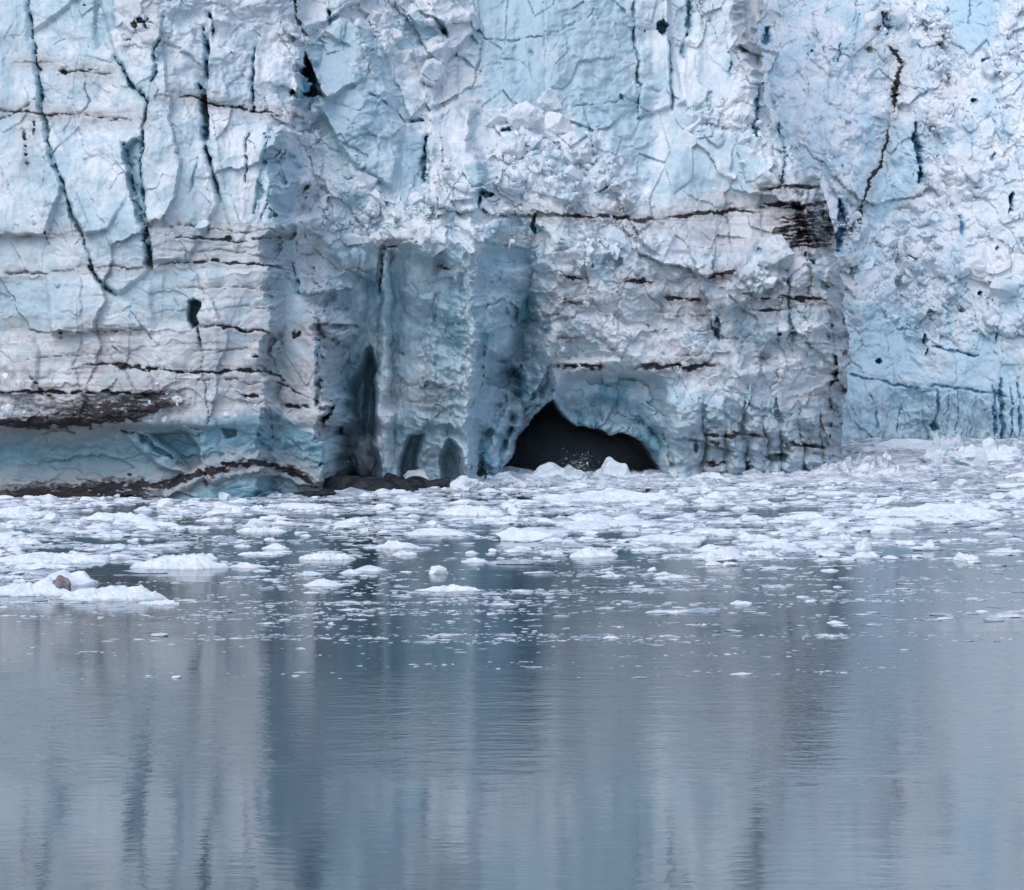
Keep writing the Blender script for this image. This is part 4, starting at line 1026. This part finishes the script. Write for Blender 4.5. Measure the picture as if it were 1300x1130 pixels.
# dark debris-laden ledges at the foot of the recess
for k, (x, y, w, h, lb) in enumerate(((462, 626, 112, 2.3, 'long dark smooth ledge of debris ice under the recess'), (398, 630, 50, .9, 'low dark ledge where the left cliff ends'), (524, 621, 40, 1.6, 'dark block under the small blue hollow'), (556, 620, 44, 1.1, 'dark stained lump right of the small blue hollow'), (606, 612, 30, 2.0, 'grey knob at the foot of the blue rib'), (496, 621, 26, 2.2, 'dark knob at the foot of the slender pillar'))):
    D_ = CAM_H * F / (y - HY); q = D_ / F
    V, Fc = chunk(4, 130 + k, .10, 1.4, 4, -.5)
    V = V + np.outer(.10 * np.sin(V[:, 0] * 4 + V[:, 2] * 5 + k), (0, 0, 1))
    V[:, 2] *= 1 - .35 * V[:, 0] * (1 if k == 0 else 0)
    o = link('debris_ledge', new_mesh('debris_ledge', V * (w * q * .60, 3.2, h * .72), Fc, M_DARKICE, True))
    o.location = on_water(x, y) + np.array((0, 3.0, .1)); tag(o, lb, 'ice ledge')

# mid-sized floes, one object each
def density(x, y):
    """how thickly the brash lies at a place on the water (0..1)"""
    px_ = HX + x / y * F
    py_ = HY + CAM_H * F / y
    near = 735 + 12 * np.sin(px_ / 130.0 + 1) - 12 + 25 * sstep(260, 0, px_) - 30 * sstep(650, 400, px_) * sstep(150, 300, px_)
    n = fbm(x / 14.0, y / 9.0, 5, .62, 61)
    base = sstep(near + 10, near - 75, py_) * .95 + .16 * sstep(845, 745, py_)
    base = base * np.clip(.42 + .33 * sstep(715, 655, py_) + 1.9 * n, .0, 1.15)
    return np.clip(base, 0, 1)

templates = [floe_mesh('ice_floe_shape', 2.0, 1.5, .42, 500 + k, 1 + k % 3, 5, 18) for k in range(12)]
lumps = []
for k in range(8):
    V, Fc = chunk(2, 700 + k, .3, 1.7, 8, -.35)
    lumps.append(new_mesh('ice_lump_shape', V * (1, .85, .7), Fc, M_FLOE, False))
zones = ((0, 300, 'white floe adrift among brash below the left cliff'), (300, 600, 'white floe adrift among brash below the blue recess'), (600, 860, 'white floe adrift among brash below the cave'), (860, 1080, 'white floe adrift among brash below the tower'), (1080, 1301, 'white floe adrift among brash below the far wall'))
placed = 0; tries = 0
r = np.random.default_rng(5)
pts_ok = []
while placed < 250 and tries < 20000:
    tries += 1
    x_, y_ = r.uniform(5, 1295), (r.uniform(622, 745) if r.random() < .86 else r.uniform(735, 830))
    p = on_water(x_, y_)
    if r.random() > density(p[0:1], p[1:2])[0] + .05: continue
    open_w = y_ > 745
    s = (np.exp(r.normal(-.25, .45)) if not open_w else np.exp(r.normal(-1.0, .3)))
    if np.any((np.abs(hero_xy[:, 0] - p[0]) < hero_xy[:, 2] + s) & (np.abs(hero_xy[:, 1] - p[1]) < hero_xy[:, 3] + s)): continue
    if any(abs(p[0] - q[0]) < s + q[2] and abs(p[1] - q[1]) < s + q[2] for q in pts_ok): continue
    if y_ < 640 and x_ < 420: y_ = 645
    pts_ok.append((p[0], p[1], s * .8))
    me = templates[r.integers(12)] if r.random() < .8 else lumps[r.integers(8)]
    o = link('ice_floe', me); o.location = p
    k = s if me.name.startswith('ice_floe') else s * .45
    o.scale = (k * r.uniform(.9, 1.6), k * r.uniform(.9, 1.3), k * r.uniform(.6, 1.1)); o.rotation_euler = (0, 0, r.uniform(-.4, .4) + (math.pi if r.random() < .5 else 0))
    for a, b, lb in zones:
        if a <= x_ < b:
            look = ('wide flat white floe' if k > .95 else 'small flat white floe') if me.name.startswith('ice_floe') else 'angular white lump'
            if k <= .95 or look[0] == 'a': row = 'close in' if y_ < 672 else 'farther out'
            else: row = 'close in' if y_ < 655 else 'midway out' if y_ < 685 else 'far out'
            lb2 = look + ' adrift ' + row + lb[17:] if not open_w else lb.replace('white floe adrift among brash', 'small white floe scattered in open water')
            tag(o, lb2, 'ice floe', 'loose ' + lb2)
    placed += 1

# brash: thousands of small bits, one mass
def scatter(name, n, size, gen, mat, flat=.45, lev=0, seed=1, kinds=6, sz_sig=.5):
    r = np.random.default_rng(seed)
    X, Y = gen(r, n)
    n = len(X)
    s = size * np.exp(r.normal(0, sz_sig, n))
    Vs, Fs, off = [], [], 0
    kind = r.integers(0, kinds, n)
    for k in range(kinds):
        V, Fc = chunk(lev, 900 + seed * 20 + k, .35, 1.3, 4 if lev else 0, -.35)
        keep = ~(V[Fc][:, :, 2] <= -.349).all(1); Fc = Fc[keep]
        m = kind == k; c = m.sum()
        if not c: continue
        a = r.normal(0, .35, c); ca, sa = np.cos(a)[:, None], np.sin(a)[:, None]
        ex = r.uniform(.9, 2.6, c)[:, None]; ez = (flat * r.uniform(.5, 1.4, c))[:, None]
        sx = s[m][:, None]
        vx, vy = V[None, :, 0] * np.ones((c, 1)), V[None, :, 1] * np.ones((c, 1))
        rx, ry = vx * ca - vy * sa, vx * sa + vy * ca
        P = np.stack((rx * sx * ex + X[m][:, None], ry * sx + Y[m][:, None], V[None, :, 2] * sx * ez + .04 * sx * 1.0), -1)
        Vs.append(P.reshape(-1, 3)); Fs.append((Fc[None] + (off + np.arange(c) * len(V))[:, None, None]).reshape(-1, 3)); off += c * len(V)
    return link(name, new_mesh(name, np.concatenate(Vs), np.concatenate(Fs), mat, False))

def gen_brash(y0, y1, power):
    def g(r, n):
        m = n * 8
        px_ = r.uniform(-60, 1360, m); inv = r.uniform(0, 1, m)
        Dn, Df = CAM_H * F / (y1 - HY), CAM_H * F / (y0 - HY)
        Y = Dn + (Df - Dn) * inv
        X = (px_ - HX) * Y / F
        ok = r.uniform(0, 1, m) < density(X, Y) ** power
        X, Y = X[ok], Y[ok]
        return X[:n], Y[:n]
    return g
o = scatter('brash_ice', 15000, .25, gen_brash(600, 790, 1.3), M_BRASH, .26, 0, 3, 6, .5)
tag(o, 'carpet of small white brash ice bits along the glacier foot', kind='stuff')
o = scatter('slush_ice', 34000, .11, gen_brash(600, 850, .9), M_BRASH, .22, 0, 4, 6, .45)
tag(o, 'fine slush of tiny ice crumbs between the floes', kind='stuff')
o = scatter('brash_ice', 1100, .36, gen_brash(606, 735, 1.6), M_FLOE, .62, 1, 12, 8, .45)
tag(o, 'jagged fist to head sized lumps of broken ice among the brash', kind='stuff')
def gen_open(r, n):
    px_ = r.uniform(-20, 1320, n * 4); py_ = r.uniform(735, 862, n * 4)
    Y = CAM_H * F / (py_ - HY); X = (px_ - HX) * Y / F
    lines = sstep(.05, .55, fbm(X / 30 + .012 * Y, Y / 7, 4, .6, 71))
    ok = r.uniform(0, 1, n * 4) < lines * (.08 + sstep(870, 745, py_)) * (.35 + .65 * sstep(150, 420, px_) * sstep(1300, 900, px_))
    return X[ok][:n], Y[ok][:n]
o = scatter('slush_ice', 6000, .085, gen_open, M_BRASH, .25, 0, 6, 6, .6)
tag(o, 'drift lines of ice crumbs on the open water', kind='stuff')
def gen_far(r, n):
    px_ = r.uniform(1020, 1340, n); py_ = r.uniform(558, 606, n)
    Y = CAM_H * F / (py_ - HY); X = (px_ - HX) * Y / F
    ok = r.uniform(0, 1, n) < np.clip(.75 + fbm(X / 6, Y / 14, 3, .5, 66), 0, 1)
    return X[ok], Y[ok]
o = scatter('brash_ice', 6000, .33, gen_far, M_BRASH, .5, 0, 7, 6, .5)
tag(o, 'thick grey brash between the tower and the far wall', kind='stuff')
def gen_wave(r, n):
    px_ = r.normal(1105, 34, n); py_ = r.normal(602, 7, n)
    Y = CAM_H * F / (py_ - HY); X = (px_ - HX) * Y / F
    return X, Y
def gen_cavefront(r, n):
    px_ = r.uniform(612, 1060, n); py_ = 606 + r.normal(2, 4, n) - 8 * sstep(900, 1060, px_)
    Y = CAM_H * F / (py_ - HY); X = (px_ - HX) * Y / F
    return X, Y
o = scatter('brash_ice', 2600, .40, gen_cavefront, M_BRASH, .7, 0, 9, 6, .4)
tag(o, 'broken ice heaped in a line across the cave mouth', kind='stuff')

# foaming swell where the tower's corner has just shed ice
def wave_mesh(name, w, d, h, seed):
    nx_, ny_ = 150, 60
    u, v = np.meshgrid(np.linspace(-1, 1, nx_), np.linspace(-1, 1, ny_))
    n = fbm(u * 4 + seed, v * 3, 5, .6)
    env = np.clip(1 - u ** 2, 0, 1) ** 1.2 * np.clip(1 - v ** 2, 0, 1)
    z = env * (.75 + .40 * n + .16 * fbm(u * 13, v * 9 + seed, 4, .6)) * np.where(v < 0, 1, .8)
    V = np.stack((u * w / 2 + .4 * n, v * d / 2 + .5 * n, z * h - .06), -1).reshape(-1, 3)
    i_ = np.arange(nx_ * ny_).reshape(ny_, nx_)
    return new_mesh(name, V, np.stack((i_[:-1, :-1], i_[:-1, 1:], i_[1:, 1:], i_[1:, :-1]), -1).reshape(-1, 4), M_FOAM, True)
for k, (x, y, w, d, h, lb) in enumerate(((1100, 609, 17, 15, 3.0, 'white foaming swell rolling off the corner of the tower'), (985, 609, 17, 8, .8, 'low foamy swell along the foot of the tower columns'))):
    o = link('wave', wave_mesh('wave', w, d, h, 3 + k * 5)); o.location = on_water(x, y) + np.array((0, d * .3, 0)); tag(o, lb, 'wave')
MIST = bpy.data.materials.new('cave_mist'); MIST.use_nodes = True
MIST.node_tree.nodes.remove(MIST.node_tree.nodes['Principled BSDF'])
pv = MIST.node_tree.nodes.new('ShaderNodeVolumePrincipled')
pv.inputs['Color'].default_value = rgb(.62, .78, 1.0); pv.inputs['Density'].default_value = .055; pv.inputs['Anisotropy'].default_value = .2
MIST.node_tree.links.new(pv.outputs[0], MIST.node_tree.nodes['Material Output'].inputs['Volume'])
V, Fc = ICO[3]
o = link('mist', new_mesh('mist', V * (11, 12, 5.6), Fc, MIST, True)); o.location = at(742, 572, 452) + np.array((0, 3, 0))
tag(o, 'grey mist hanging in the mouth of the sea cave', kind='stuff')
def spray(name, x, y, n, sx, sz, D_, seed, lb):
    r = np.random.default_rng(seed); V0, F0 = ICO[0]
    c = at(x, y, D_); P = c + np.stack((r.normal(0, sx, n), r.normal(0, 1.5, n), np.abs(r.normal(0, sz, n))), -1)
    q = .035 * np.exp(r.normal(0, .4, n))
    V = (V0[None] * q[:, None, None] + P[:, None]).reshape(-1, 3)
    Fq = (F0[None] + (np.arange(n) * len(V0))[:, None, None]).reshape(-1, 3)
    o = link(name, new_mesh(name, V, Fq, M_SPRAY, False)); tag(o, lb, kind='stuff')
spray('spray', 735, 596, 260, 1.3, 1.0, 443, 1, 'burst of fine spray before the dark cave')
spray('spray', 1092, 596, 420, 2.6, .8, 466, 2, 'fine spray above the foaming swell')

print('tris', sum(len(me.polygons) * (2 if len(me.polygons) and me.polygons[0].loop_total == 4 else 1) for me in bpy.data.meshes))
